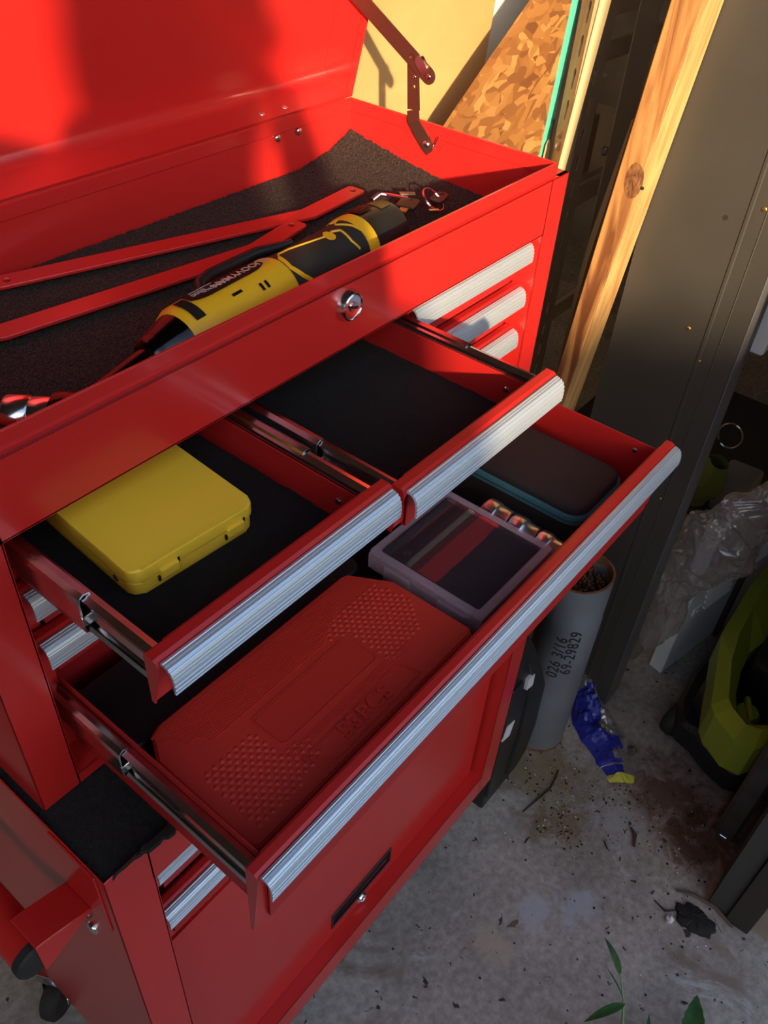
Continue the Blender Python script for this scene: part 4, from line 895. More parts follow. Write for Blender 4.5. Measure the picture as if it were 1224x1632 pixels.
# chrome sockets
SATC = mat('satin_chrome', (0.80, 0.80, 0.82), 0.24, 1.0, bump=0.15, bscale=300)
sk = [(-0.0945, 0.0275, 0.0162, 0.0150), (-0.1235, 0.0280, 0.0155, 0.0140), (-0.1505, 0.0262, 0.0148, 0.0130)]
labs = ['largest chrome socket, farthest back in the row beside the clear box', 'middle chrome socket of the row beside the clear box', 'small knurled chrome socket nearest the drawer front']
for (y0_, ln, r1, r2), lb in zip(sk, labs):
    b = nb(); o_ = Vector((0.4240, y0_ - 0.0005, 0.0182 + r1)); d_ = Vector((0.03, 1, 0)).normalized()
    lathe(b, [(r2 * 0.55, 0.004), (r2 * 0.55, 0), (r2 * 0.92, 0), (r2, 0.001), (r2, ln * 0.42), (r1 * 0.98, ln * 0.50), (r1, ln * 0.53), (r1, ln - 0.0025), (r1 * 0.93, ln - 0.0006), (r1 * 0.7, ln - 0.0006), (r1 * 0.7, ln - 0.006), (0.0003, ln - 0.006)], o_, d_, 36)
    thing('socket', b, SATC, lb, 'socket', 'chrome sockets in the wide drawer', smooth=30)
# black zip case with teal tape
zc = empty('zip_case', (0.49, -0.085, 0.018), 'black fabric zip case with teal edging in the right of the wide drawer', 'pouch')
zl = rrect(0.4475, 0.5375, -0.1515, 0.018, 0.020, 8)
def inset(lp, d):
    cx = (0.4475 + 0.5375) / 2; cy = (-0.1515 + 0.018) / 2; return rrect(0.4475 + d, 0.5375 - d, -0.1515 + d, 0.018 - d, max(0.004, 0.020 - d), 8)
b = nb(); poly_case(b, inset(zl, 0.0035), 0.0525, 0.0640, 0.006, 3); part('top', b, CLOTH, zc, smooth=40)
b = nb(); poly_case(b, inset(zl, 0.001), 0.0182, 0.0475, 0.001, 1); part('body', b, CLOTH, zc, smooth=40)
b = nb(); poly_case(b, zl, 0.0475, 0.0560, 0.0022, 2); part('zip_tape', b, TEAL, zc, 'teal zip edging', smooth=40)
b = nb(); poly_case(b, inset(zl, -0.0004), 0.0509, 0.0521, 0.0001, 1); part('zip', b, mat('dark_teal_zip', (0.02, 0.06, 0.075), 0.5), zc)

# ================================================================== ON THE FLOOR TO THE RIGHT
# steel pipe full of rods
PIPEC = (0.8, -0.052); PR = 0.047; PZ = -0.338
PG = mat('blue_grey_pipe_paint', (0.13, 0.152, 0.185), 0.5, var=0.10, vscale=14, bump=0.25, bscale=60)
rust = mat('rusty_rim', (0.16, 0.07, 0.03), 0.85, var=0.4, vscale=90, bump=0.6, bscale=200)
pp = empty('steel_pipe', (PIPEC[0], PIPEC[1], -0.74), 'blue-grey steel pipe standing upright on the floor, stencilled in black', 'pipe')
b = nb(); H = PZ + 0.74; lathe(b, [(PR, 0.002), (PR, H * 0.5), (PR, 0.319), (PR, 0.3205), (PR, H - 0.001), (PR - 0.0012, H), (PR - 0.0035, H - 0.001), (PR - 0.0035, 0.02), (0.001, 0.02)], (PIPEC[0], PIPEC[1], -0.74), (0, 0, 1), 64)
for v in b.verts:
    if v.co.z > -0.42:
        a = math.atan2(v.co.y - PIPEC[1], v.co.x - PIPEC[0]); v.co += Vector((math.cos(a), math.sin(a), 0)) * 0.003 * math.cos(2 * a + 0.6)
part('tube_wall', b, PG, pp, smooth=30)
b = nb(); lathe(b, [(PR + 0.0006, 0), (PR + 0.0006, 0.006), (PR - 0.0038, 0.006), (PR - 0.0038, 0)], (PIPEC[0], PIPEC[1], -0.7398), (0, 0, 1), 64, caps=False); part('rusty_foot', b, rust, pp, 'rusty bottom edge')
b = nb(); lathe(b, [(PR - 0.0035, -0.028), (PR - 0.0035, 0.0004), (PR - 0.0002, 0.0004), (PR - 0.0002, -0.0015)], (PIPEC[0], PIPEC[1], PZ), (0, 0, 1), 64, caps=False)
for v in b.verts:
    a = math.atan2(v.co.y - PIPEC[1], v.co.x - PIPEC[0]); v.co += Vector((math.cos(a), math.sin(a), 0)) * (0.003 * math.cos(2 * a + 0.6) - 0.0001)
part('rusty_mouth', b, rust, pp, 'rusty mouth of the pipe')
for body, ang0, zc_, sz in (('026 3/16', -163, -0.486, 0.0250), ('69-29829', -140, -0.471, 0.0250)):
    t_ = text(body, sz, 0.0001, bold=0.0004, space=1.08)
    bmesh.ops.triangulate(t_, faces=t_.faces[:])
    for _ in range(3):
        le = [e for e in t_.edges if e.calc_length() > 0.0025]
        if le: bmesh.ops.subdivide_edges(t_, edges=le, cuts=1)
    for v in t_.verts:
        x, y = v.co.x, v.co.y; a = math.radians(ang0) + (-y) / PR; r = PR + 0.00025 + v.co.z; z_ = zc_ + x
        dr = 0.003 * math.cos(2 * a + 0.6) if z_ > -0.42 else 0
        v.co = Vector((PIPEC[0] + (r + dr) * math.cos(a), PIPEC[1] + (r + dr) * math.sin(a), z_))
    part('stencil', t_, mat('stencil_black', (0.012, 0.014, 0.022), 0.7) if 'stencil_black' not in bpy.data.materials else bpy.data.materials['stencil_black'], pp, 'black stencilled numbers')
rods = []; rr2 = random.Random(4); RODM = mat('rusty_rod', (0.13, 0.065, 0.045), 0.65, 0.3, var=0.4, vscale=60)
me = None; cnt = 0
for i in range(-7, 8):
    for j in range(-7, 8):
        x = (i + (0.5 if j % 2 else 0)) * 0.0056; y = j * 0.0049
        if math.hypot(x, y) > PR - 0.0075: continue
        hz = PZ - 0.016 - rr2.random() * 0.02
        if me is None:
            b = nb(); lathe(b, [(0.0024, 0), (0.0024, 0.378), (0.0018, 0.380)], (0, 0, 0), (0, 0, 1), 7); me = bpy.data.meshes.new('rod'); b.to_mesh(me); b.free(); me.materials.append(RODM)
        o = bpy.data.objects.new('rod', me); C.objects.link(o); o.location = T((PIPEC[0] + x, PIPEC[1] + y, hz - 0.380)); cnt += 1
        o['label'] = 'thin rusty steel rod standing in the bundle inside the pipe'; o['category'] = 'rod'; o['group'] = 'rods standing in the pipe'

# black tool case standing between cabinet and pipe
bc = empty('standing_case', (0.68, -0.02, -0.74), 'black plastic tool case standing on end between cabinet and pipe', 'case')
lp = [(0.606, -0.740), (0.606, -0.312), (0.622, -0.318), (0.650, -0.362), (0.697, -0.447), (0.738, -0.533), (0.7485, -0.655), (0.738, -0.722), (0.712, -0.7398)]
b = nb(); prism(b, lp, 'y', -0.066, -0.028, bev=0.0025); part('shell', b, BLACKP, bc)
b = nb(); prism(b, lp, 'y', -0.026, 0.010, bev=0.0025); part('shell', b, BLACKP, bc)
b = nb(); prism(b, [(0.606, -0.70), (0.606, -0.42), (0.632, -0.42), (0.645, -0.47), (0.645, -0.66), (0.630, -0.70)], 'y', -0.070, -0.065, bev=0.0015); part('recess_frame', b, BLACKP, bc)
b = nb(); tube(b, [(0.640, -0.0665, -0.385), (0.660, -0.0665, -0.43), (0.676, -0.0665, -0.50), (0.682, -0.0665, -0.60), (0.672, -0.0665, -0.71)], 0.0035, 8); part('rib', b, BLACKP, bc)
for pts_ in ([(0.645, -0.428), (0.664, -0.434), (0.667, -0.462), (0.648, -0.456)], [(0.612, -0.508), (0.634, -0.515), (0.628, -0.548), (0.606, -0.540)]):
    b = nb(); prism(b, pts_, 'y', -0.0712, -0.066); part('sticker', b, mat('white_sticker', (0.62, 0.63, 0.68), 0.6) if 'white_sticker' not in bpy.data.materials else bpy.data.materials['white_sticker'], bc, 'white sticker')

# crumpled film helpers
def crumple(v, s, seed=0.0):
    from mathutils import noise
    return noise.noise(v * s + Vector((seed, 0, 0)))
FILM = bpy.data.materials.new('clear_film'); FILM.use_nodes = True; n_ = FILM.node_tree; n_.nodes.clear()
g1 = n_.nodes.new('ShaderNodeBsdfGlossy'); g1.inputs['Roughness'].default_value = 0.25; tr_ = n_.nodes.new('ShaderNodeBsdfTransparent'); tr_.inputs[0].default_value = (0.9, 0.9, 0.9, 1)
df = n_.nodes.new('ShaderNodeBsdfDiffuse'); df.inputs[0].default_value = (0.60, 0.56, 0.58, 1); tl = n_.nodes.new('ShaderNodeBsdfTranslucent'); tl.inputs[0].default_value = (0.6, 0.56, 0.58, 1)
ad = n_.nodes.new('ShaderNodeMixShader'); ad.inputs[0].default_value = 0.4; m1 = n_.nodes.new('ShaderNodeMixShader'); m1.inputs[0].default_value = 0.36; m2 = n_.nodes.new('ShaderNodeMixShader'); m2.inputs[0].default_value = 0.18; ou = n_.nodes.new('ShaderNodeOutputMaterial')
n_.links.new(df.outputs[0], ad.inputs[1]); n_.links.new(tl.outputs[0], ad.inputs[2]); n_.links.new(tr_.outputs[0], m1.inputs[1]); n_.links.new(ad.outputs[0], m1.inputs[2]); n_.links.new(m1.outputs[0], m2.inputs[1]); n_.links.new(g1.outputs[0], m2.inputs[2]); n_.links.new(m2.outputs[0], ou.inputs[0])
def bag(path, radii, squash, seed, na=110, nl=170, amp=0.22, sc=22):
    b = nb(); P = [Vector(p) for p in path]; N = len(P); G = []; pa = None
    for i in range(nl + 1):
        t = i / nl * (N - 1); k = min(int(t), N - 2); f_ = t - k; f_ = f_ * f_ * (3 - 2 * f_) * 0.5 + f_ * 0.5
        p = P[k].lerp(P[k + 1], f_); r = radii[k] + (radii[k + 1] - radii[k]) * f_; d = (P[k + 1] - P[k]).normalized()
        a, c, _ = frame_of(d); row = []
        for j in range(na):
            th = 2 * PI * j / na; q = a * math.cos(th) * squash + c * math.sin(th); w_ = p + q * r
            wv = w_ + Vector((crumple(w_, 30, 1), crumple(w_, 30, 2), crumple(w_, 30, 3))) * 0.012; st3 = Vector((wv.x * 1.6, wv.y * 1.6, wv.z * 0.7))
            e = 0.7 * crumple(w_, sc * 0.7, seed) + 0.55 * (0.4 - abs(crumple(st3, sc * 1.7, seed + 7))) + 0.4 * (0.3 - abs(crumple(st3, sc * 3.6, seed + 3))) + 0.2 * (0.3 - abs(crumple(wv, sc * 8, seed + 5)))
            row.append(b.verts.new(p + q * r * (0.9 + amp * e * 2)))
        G.append(row)
    for i in range(nl):
        for j in range(na): b.faces.new((G[i][j], G[i][(j + 1) % na], G[i + 1][(j + 1) % na], G[i + 1][j]))
    recalc(b); return b
b = bag([(1.020, -0.128, -0.640), (1.030, -0.138, -0.58), (1.035, -0.130, -0.50), (1.045, -0.150, -0.43), (1.045, -0.180, -0.36), (1.06, -0.205, -0.30), (1.12, -0.225, -0.27), (1.2, -0.25, -0.24)], [0.018, 0.035, 0.042, 0.050, 0.060, 0.048, 0.034, 0.03], 0.6, 2.0)
thing('plastic_bag', b, FILM, 'crumpled clear plastic bag hanging over the louvred white door', 'bag', smooth=50)
b = bag([(1.03, -0.11, -0.705), (1.045, -0.112, -0.69), (1.06, -0.108, -0.66)], [0.010, 0.018, 0.014], 0.9, 5.0, 24, 16)
thing('work_glove', b, mat('tan_leather', (0.16, 0.13, 0.09), 0.85), 'crumpled tan scrap under the plastic bag, on the floor', 'scrap', smooth=50)

# louvred white cabinet door leaning, on the floor
ld = empty('louvred_door', (1.16, -0.18, -0.74), 'white louvred metal door standing on the floor behind the mower', 'door')
LWH = mat('white_powder_coat', (0.78, 0.82, 0.84), 0.5, bump=0.1); MD = basis((1.070, -0.1405, 0.0), (0.979, -0.205, 0), (0.205, 0.979, 0))
b = nb(); box(b, 0, 0.36, -0.028, 0.0, -0.738, -0.36, 0.002, 2, MD); part('door_pan', b, LWH, ld)
for g, (gx, gz) in enumerate(((0.035, -0.545), (0.175, -0.510))):
    for k in range(6):
        b = nb(); M2 = MD @ Matrix.Translation((gx + 0.045 + k * 0.004, -0.028, gz + 0.0165 * (5 - k) - 0.04)) @ Matrix.Rotation(math.radians(0), 4, 'Y')
        prism(b, [(-0.0, 0.004), (-0.006, -0.003), (0.0, -0.004)], 'x', -0.042, 0.042, M=M2); part('louvre', b, LWH, ld)
b = nb(); merge(b, plate([rrect(-0.011, 0.013, -0.010, 0.010, 0.003), circ(0, 0, 0.0035, 10)], 0.003, MD @ basis((0.030, -0.0295, -0.575), (1, 0, 0), (0, 0, 1)))); part('latch', b, LWH, ld)

# lawn mower, green cowl over a black deck
mw = empty('lawn_mower', (1.08, -0.33, -0.74), 'black lawn mower with lime green cowl in the dark corner', 'lawn mower')
LIME = mat('lime_plastic', (0.26, 0.36, 0.02), 0.42, bump=0.05); DK = mat('mower_black', (0.012, 0.012, 0.012), 0.45, bump=0.1)
b = nb(); prism(b, [(0.915, -0.262), (0.925, -0.245), (0.96, -0.228), (1.04, -0.222), (1.20, -0.240), (1.24, -0.45), (1.0, -0.46), (0.90, -0.385), (0.882, -0.362), (0.893, -0.318), (0.917, -0.275)], 'z', -0.715, -0.655, bev=0.008); part('deck', b, DK, mw, smooth=30)
b = nb(); prism(b, [(0.925, -0.285), (0.96, -0.250), (1.19, -0.250), (1.21, -0.44), (1.0, -0.45), (0.905, -0.375), (0.903, -0.335)], 'z', -0.656, -0.60, bev=0.006); part('deck_top', b, DK, mw, smooth=30)
co = [(1.235, -0.236), (1.165, -0.232), (1.103, -0.235), (1.02, -0.238), (0.957, -0.257), (0.868, -0.284), (0.853, -0.296), (0.829, -0.336), (0.833, -0.366), (0.880, -0.392), (0.925, -0.385), (0.895, -0.350), (0.903, -0.318), (0.934, -0.305), (0.98, -0.294), (1.03, -0.289), (1.075, -0.300), (1.13, -0.298), (1.25, -0.29)]
b = nb(); t2 = bmesh.new(); A = [t2.verts.new((p[0] + 0.010, p[1], -0.606)) for p in co]
cxm, cym = 0.97, -0.30
up = []
for i, p in enumerate(co):
    outer = i <= 9; up.append(t2.verts.new((p[0], p[1], -0.525 if outer else -0.545)))
ridge = [(1.235, -0.256), (1.165, -0.254), (1.103, -0.258), (1.03, -0.262), (0.965, -0.274), (0.888, -0.300), (0.874, -0.312), (0.858, -0.340), (0.866, -0.362), (0.895, -0.380)]
rv = [t2.verts.new((x, y, -0.512)) for x, y in ridge]
n = len(co)
for i in range(n): t2.faces.new((A[i], A[(i + 1) % n], up[(i + 1) % n], up[i]))
for i in range(9): t2.faces.new((up[i], up[i + 1], rv[i + 1], rv[i]))
inn = [18, 17, 16, 15, 14, 13, 12, 11, 10, 10]
for i in range(9):
    a_, c_ = up[inn[i]], up[inn[i + 1]]
    vs = [rv[i], rv[i + 1], c_] + ([a_] if a_ is not c_ else []); t2.faces.new(vs)
t2.faces.new((up[9], up[10], rv[9])); t2.faces.new((up[0], rv[0], up[18])) ; t2.faces.new(A[::-1]); recalc(t2); merge(b, t2); part('cowl', b, LIME, mw, 'lime green cowl with a hexagonal opening')
b = nb(); lathe(b, [(0.020, 0), (0.022, 0.012), (0.017, 0.022), (0.0005, 0.024)], (0.945, -0.332, -0.600), (0, 0, 1), 24); box(b, -0.024, 0.024, -0.0045, 0.0045, 0, 0.012, 0.002, 1, Matrix.Translation((0.945, -0.332, -0.580)) @ Matrix.Rotation(0.5, 4, 'Z')); part('knob', b, LIME, mw, 'round lime knob with a grip bar', smooth=40)
b = nb(); box(b, -0.014, 0.014, -0.005, 0.005, 0, 0.010, 0.002, 1, basis((0.882, -0.352, -0.600), (0.6, -0.8, 0), (0.8, 0.6, 0))); box(b, -0.007, 0.007, -0.0045, 0.0045, 0, 0.010, 0.002, 1, basis((0.884, -0.340, -0.600), (0.9, 0.5, 0), (-0.5, 0.9, 0))); lathe(b, [(0.0065, 0), (0.0065, 0.011), (0.003, 0.013)], (0.873, -0.362, -0.600), (0, 0, 1), 14); part('small_lever', b, LIME, mw, 'small lime lever')
b = nb(); lathe(b, [(0.010, 0), (0.010, 0.005), (0.006, 0.007), (0.005, 0.004), (0.0005, 0.004)], (0.907, -0.305, -0.6555), (0, 0, 1), 20); part('bolt', b, BRK, mw)
for x, y, r in ((0.962, -0.238, 0.034), (0.925, -0.405, 0.034)):
    b = nb(); lathe(b, [(r * 0.4, -0.012), (r * 0.9, -0.012), (r, -0.007), (r, 0.007), (r * 0.9, 0.012), (r * 0.4, 0.012)], (x, y, -0.739 + r), (0.25, 1, 0), 28); part('wheel', b, BLACKR, mw, smooth=35)
b = nb(); box(b, 0.99, 1.22, -0.43, -0.30, -0.602, -0.52, 0.015, 2); part('motor_cover', b, DK, mw, smooth=35)

# dim clutter behind: tin, green cloth, bent strap
b = nb(); Mt = basis((1.30, -0.125, -0.46), (0, -1, 0.05), (0, 0.05, 1)); rbox(b, -0.032, 0.032, -0.03, 0.052, -0.03, 0.03, 0.006, 0.003, Mt)
for z_ in (0.012, 0.018): box(b, -0.033, 0.033, z_, z_ + 0.002, -0.031, 0.031, M=Mt)
thing('tin_box', b, mat('dull_tinplate', (0.32, 0.31, 0.31), 0.4, 0.6), 'dull silver tin behind the plastic bag, standing on a shelf', 'tin', smooth=35)
b = bag([(1.27, -0.05, -0.50), (1.27, -0.07, -0.44), (1.26, -0.085, -0.38)], [0.03, 0.036, 0.02], 0.8, 9.0, 30, 30)
thing('green_cloth', b, mat('olive_cloth', (0.13, 0.15, 0.03), 0.9), 'crumpled olive green cloth between the steel panel and the tin', 'cloth', smooth=60)
b = nb(); tube(b, [Vector((1.32, -0.075, -0.36)) + Vector((0, 0.022 * math.cos(t), 0.026 * math.sin(t))) for t in [k * 0.35 for k in range(-2, 16)]], 0.002, 6); thing('bent_hook', b, BRK, 'dim bent wire loop above the green cloth', 'hook')
b = nb(); box(b, 1.24, 1.70, -0.165, 0.25, -0.505, -0.492, 0.001); 
for x, y in ((1.24, 0.23), (1.68, 0.23), (1.24, -0.20), (1.68, -0.20)): box(b, x - 0.012, x + 0.012, y - 0.012, y + 0.012, -0.74, -0.50)
thing('low_shelf', b, PLANKD, 'low dark shelf in the corner under the tin and cloth', 'shelf')

# blue and yellow wrapper by the pipe
wr = nb(); Pth = [((0.935, -0.066), 0.020, 0.055), ((0.905, -0.095), 0.032, 0.040), ((0.875, -0.130), 0.040, 0.026), ((0.850, -0.170), 0.036, 0.018), ((0.825, -0.200), 0.028, 0.012), ((0.802, -0.222), 0.020, 0.008)]
G = []; NV = 22; NU = 50
for i in range(NU + 1):
    t = i / NU * 5; k = min(int(t), 4); f_ = t - k; c0 = Vector(Pth[k][0]); c1 = Vector(Pth[k + 1][0]); c_ = c0.lerp(c1, f_); wd = Pth[k][1] * (1 - f_) + Pth[k + 1][1] * f_; hh = Pth[k][2] * (1 - f_) + Pth[k + 1][2] * f_
    d = (c1 - c0).normalized(); nn = Vector((-d.y, d.x)); row = []
    for j in range(NV + 1):
        s = j / NV * 2 - 1; p = c_ + nn * wd * s; q = Vector((p.x, p.y, 0)); cr = 0.5 + crumple(q, 45, 1) + 0.5 * abs(crumple(q, 110, 4))
        row.append(wr.verts.new((p.x + 0.004 * crumple(q, 60, 8), p.y + 0.004 * crumple(q, 60, 12), -0.7385 + max(0, hh * (1 - s * s) * (0.45 + 0.7 * cr)))))
    G.append(row)
for i in range(NU):
    for j in range(NV):
        f_ = wr.faces.new((G[i][j], G[i + 1][j], G[i + 1][j + 1], G[i][j + 1])); u = i / NU; v = j / NV
        w_ = Vector((u * 6, v * 3, 0)); nz = crumple(w_, 1.0, 30)
        f_.material_index = 2 if (u > 0.88 or (0.42 < u < 0.50 and 0.42 < v < 0.60)) else (1 if (v < 0.62 + 0.3 * nz and u > 0.10 and not 0.76 < u < 0.80) else 0)
thing('wrapper', wr, [FILM, mat('wrapper_blue', (0.02, 0.03, 0.30), 0.35), mat('wrapper_yellow', (0.62, 0.60, 0.08), 0.4)], 'crumpled blue and yellow plastic wrapper on the floor by the pipe', 'wrapper', smooth=60)
wr = nb(); G = []
for i in range(25):
    row = []
    for j in range(13):
        u = i / 24; v = j / 12; c_ = Vector((0.880, -0.175)).lerp(Vector((0.838, -0.252)), u); w_ = 0.030 * (1 - 0.7 * u); p = c_ + Vector((0.87, 0.49)) * w_ * (v * 2 - 1); q = Vector((p.x, p.y, 0))
        row.append(wr.verts.new((p.x, p.y, -0.7385 + max(0, 0.010 * (0.6 + 1.5 * crumple(q, 60, 4))))))
    G.append(row)
for i in range(24):
    for j in range(12): wr.faces.new((G[i][j], G[i + 1][j], G[i + 1][j + 1], G[i][j + 1]))
thing('clear_film_scrap', wr, FILM, 'thin clear film scrap lying beside the blue wrapper', 'film', smooth=60)

# litter on the slab
def stick(name, pts, r, m, label, cat='twig', group=None):
    b = nb(); P = [Vector((x, y, -0.7395 + r + dz)) for x, y, dz in pts]; tube(b, P, [r * (0.6 if k in (0, len(P) - 1) else 1) for k in range(len(P))], 7); return thing(name, b, m, label, cat, group, smooth=50)
TW = mat('dark_twig', (0.035, 0.022, 0.015), 0.8, var=0.3, vscale=80)
stick('twig', [(0.7535, -0.1255, 0), (0.735, -0.130, 0.001), (0.712, -0.133, 0.001), (0.688, -0.128, 0), (0.6464, -0.1205, 0)], 0.0015, TW, 'long thin dark twig on the floor in front of the pipe')
stick('twig', [(0.738, -0.270, 0), (0.731, -0.281, 0.001), (0.712, -0.289, 0)], 0.0032, mat('brown_twig', (0.09, 0.045, 0.028), 0.85), 'short thick brown twig lying in the middle of the slab')
stick('twig', [(0.690, -0.247, 0), (0.681, -0.258, 0)], 0.0018, TW, 'tiny twig next to the short brown one')
stick('twig', [(0.690, -0.372, 0), (0.700, -0.395, 0.002), (0.704, -0.430, 0.002), (0.694, -0.462, 0)], 0.0030, mat('grey_twig', (0.12, 0.09, 0.065), 0.85), 'curved grey-brown twig at the foot of the door jamb')
stick('twig', [(0.655, -0.352, 0), (0.650, -0.372, 0.001), (0.662, -0.385, 0)], 0.0016, TW, 'thin hooked twig beside the black scrap')
stick('nail', [(0.690, -0.434, 0.001), (0.676, -0.452, 0.001)], 0.0009, CHR, 'small bright nail by the door jamb', 'nail')
# black scrap
from mathutils import noise as mn
b = nb(); ctr = Vector((0.668, -0.412)); rim = []; top_ = []
for k in range(48):
    a = 2 * PI * k / 48; r = 0.026 * (1 + 0.28 * mn.noise(Vector((math.cos(a) * 1.8, math.sin(a) * 1.8, 3))) + 0.16 * mn.noise(Vector((math.cos(a) * 6, math.sin(a) * 6, 1))))
    rim.append(b.verts.new((ctr.x + r * math.cos(a) * 0.8, ctr.y + r * math.sin(a) * 1.15, -0.7397)))
prev = rim
for q, z in ((0.93, 0.0045), (0.6, 0.0065), (0.3, 0.0075)):
    cur = [b.verts.new((ctr.x + (v.co.x - ctr.x) * q, ctr.y + (v.co.y - ctr.y) * q, -0.7397 + z + 0.0015 * mn.noise(Vector((v.co.x * 200, v.co.y * 200, q * 9))))) for v in rim]
    for k in range(48): b.faces.new((prev[k], prev[(k + 1) % 48], cur[(k + 1) % 48], cur[k]))
    prev = cur
b.faces.new(prev); b.faces.new(rim[::-1]); recalc(b)
thing('rubber_scrap', b, mat('black_tar', (0.010, 0.009, 0.008), 0.8, bump=0.8, bscale=200), 'ragged black rubber scrap on the slab near the door jamb', 'scrap')
b = nb(); bmesh.ops.create_icosphere(b, subdivisions=2, radius=0.006)
for v in b.verts: v.co *= 1 + 0.35 * mn.noise(v.co * 300); v.co += Vector((0.642, -0.383, -0.7355))
thing('white_pebble', b, mat('white_chip', (0.6, 0.6, 0.6), 0.7), 'white chip beside the ragged black scrap', 'pebble')
b = nb(); bmesh.ops.create_icosphere(b, subdivisions=2, radius=0.009)
for v in b.verts: v.co *= 1 + 0.3 * mn.noise(v.co * 200); v.co += Vector((0.868, -0.205, -0.733))
thing('brown_pebble', b, mat('brown_stone', (0.10, 0.075, 0.055), 0.8), 'round brownish stone beside the clear film scrap', 'pebble')
# loose grit
def grit(name, n_, spots, m, lo_, hi_, seed):
    r = random.Random(seed); b = nb()
    for _ in range(n_):
        cx, cy, s = r.choice(spots); x = r.gauss(cx, s); y = r.gauss(cy, s); q = r.uniform(lo_, hi_); t_ = bmesh.new(); bmesh.ops.create_icosphere(t_, subdivisions=1, radius=q)
        for v in t_.verts: v.co = Vector((v.co.x * r.uniform(.7, 1.3), v.co.y * r.uniform(.7, 1.3), v.co.z * 0.6)) + Vector((x, y, -0.7397 + q * 0.4))
        merge(b, t_)
    return thing(name, b, m, name.replace('_', ' ') + ' scattered over the concrete slab', 'grit', kind='stuff')
SP = [(0.73, -0.10, 0.03), (0.68, -0.17, 0.02), (0.66, -0.19, 0.015), (0.74, -0.16, 0.03), (0.77, -0.22, 0.04), (0.70, -0.25, 0.07), (0.60, -0.28, 0.12), (0.70, -0.36, 0.05), (0.78, -0.33, 0.04)]
grit('dark_grit', 260, SP, mat('dark_crumb', (0.02, 0.015, 0.012), 0.9), 0.0006, 0.0021, 1)
grit('tan_grit', 320, SP[:5], mat('tan_crumb', (0.30, 0.21, 0.11), 0.9), 0.0006, 0.0022, 2)
grit('pale_grit', 90, SP, mat('pale_crumb', (0.60, 0.56, 0.50), 0.8), 0.0006, 0.0018, 3)
# dry leaf
b = nb(); pts_ = [(0.486, -0.211), (0.495, -0.226), (0.503, -0.244), (0.508, -0.260)]
prism(b, [(0.4735, -0.201), (0.480, -0.2035), (0.4865, -0.2035), (0.494, -0.209), (0.4885, -0.2115), (0.4850, -0.2095), (0.4815, -0.2115), (0.479, -0.2065)], 'z', -0.7397, -0.7388); thing('dry_leaf', b, mat('dead_leaf', (0.16, 0.10, 0.06), 0.9), 'small dry brown leaf lying alone at the lower slab', 'leaf')

# ------------------------------------------------------------------ weeds at the threshold
GRN = mat('leaf_green', (0.045, 0.15, 0.03), 0.5, var=0.3, vscale=60, sheen=0.1); STM = mat('stem_green', (0.13, 0.24, 0.10), 0.55)
def leaf(base, tip, wid, sag=0.004, fold=0.15, n=10, up=None, tooth=0.0):
    b = nb(); A_ = Vector(base); B_ = Vector(tip); d = B_ - A_; L_ = d.length; dn = d.normalized(); side = dn.cross(Vector((0, 0, 1))).normalized(); upv = side.cross(dn); rows = []
    for i in range(n + 1):
        t = i / n; w_ = wid * (math.sin(PI * t ** 0.75)) ** 0.8 if 0 < t < 1 else 0.0004
        if tooth: w_ *= 1 + tooth * (1 if i % 2 else -1)
        c_ = A_ + d * t + upv * (sag * math.sin(PI * t)); rows.append([b.verts.new(c_ + side * w_ * s + upv * abs(s) * w_ * fold) for s in (-1, -0.5, 0, 0.5, 1)])
    for r0, r1 in zip(rows, rows[1:]):
        for k in range(4): b.faces.new((r0[k], r0[k + 1], r1[k + 1], r1[k]))
    bmesh.ops.solidify(b, geom=b.faces[:], thickness=0.0004); return b
gw = empty('grass_weed', (0.430, -0.40, -0.74), 'tall green grass-like weed growing beside the concrete slab edge', 'weed')
b = nb(); tube(b, [(0.430, -0.400, -0.739), (0.452, -0.394, -0.705), (0.470, -0.380, -0.682), (0.490, -0.360, -0.665)], [0.0022, 0.002, 0.0016, 0.001], 8); part('stem', b, STM, gw)
for a_, b_, w_ in (((0.488, -0.362, -0.667), (0.505, -0.322, -0.640), 0.0052), ((0.468, -0.384, -0.684), (0.415, -0.352, -0.690), 0.0060), ((0.470, -0.380, -0.682), (0.488, -0.340, -0.672), 0.0012)): part('leaf', leaf(a_, b_, w_, 0.006), GRN, gw, smooth=60)
bw = empty('broad_weed', (0.500, -0.47, -0.74), 'low broad-leaved green weed at the bottom edge of the slab', 'weed')
for a_, b_, w_ in (((0.470, -0.478, -0.700), (0.545, -0.455, -0.690), 0.0155), ((0.462, -0.470, -0.702), (0.468, -0.436, -0.700), 0.010), ((0.480, -0.490, -0.700), (0.520, -0.505, -0.700), 0.013), ((0.455, -0.450, -0.705), (0.450, -0.420, -0.700), 0.008), ((0.445, -0.430, -0.705), (0.480, -0.415, -0.690), 0.004), ((0.468, -0.500, -0.700), (0.500, -0.535, -0.702), 0.012)):
    part('leaf', leaf(a_, b_, w_, 0.004, 0.12, 14, tooth=0.06), GRN, bw, smooth=60)
    b = nb(); tube(b, [a_, (0.455, -0.475, -0.739)], 0.0011, 6); part('stem', b, STM, bw)

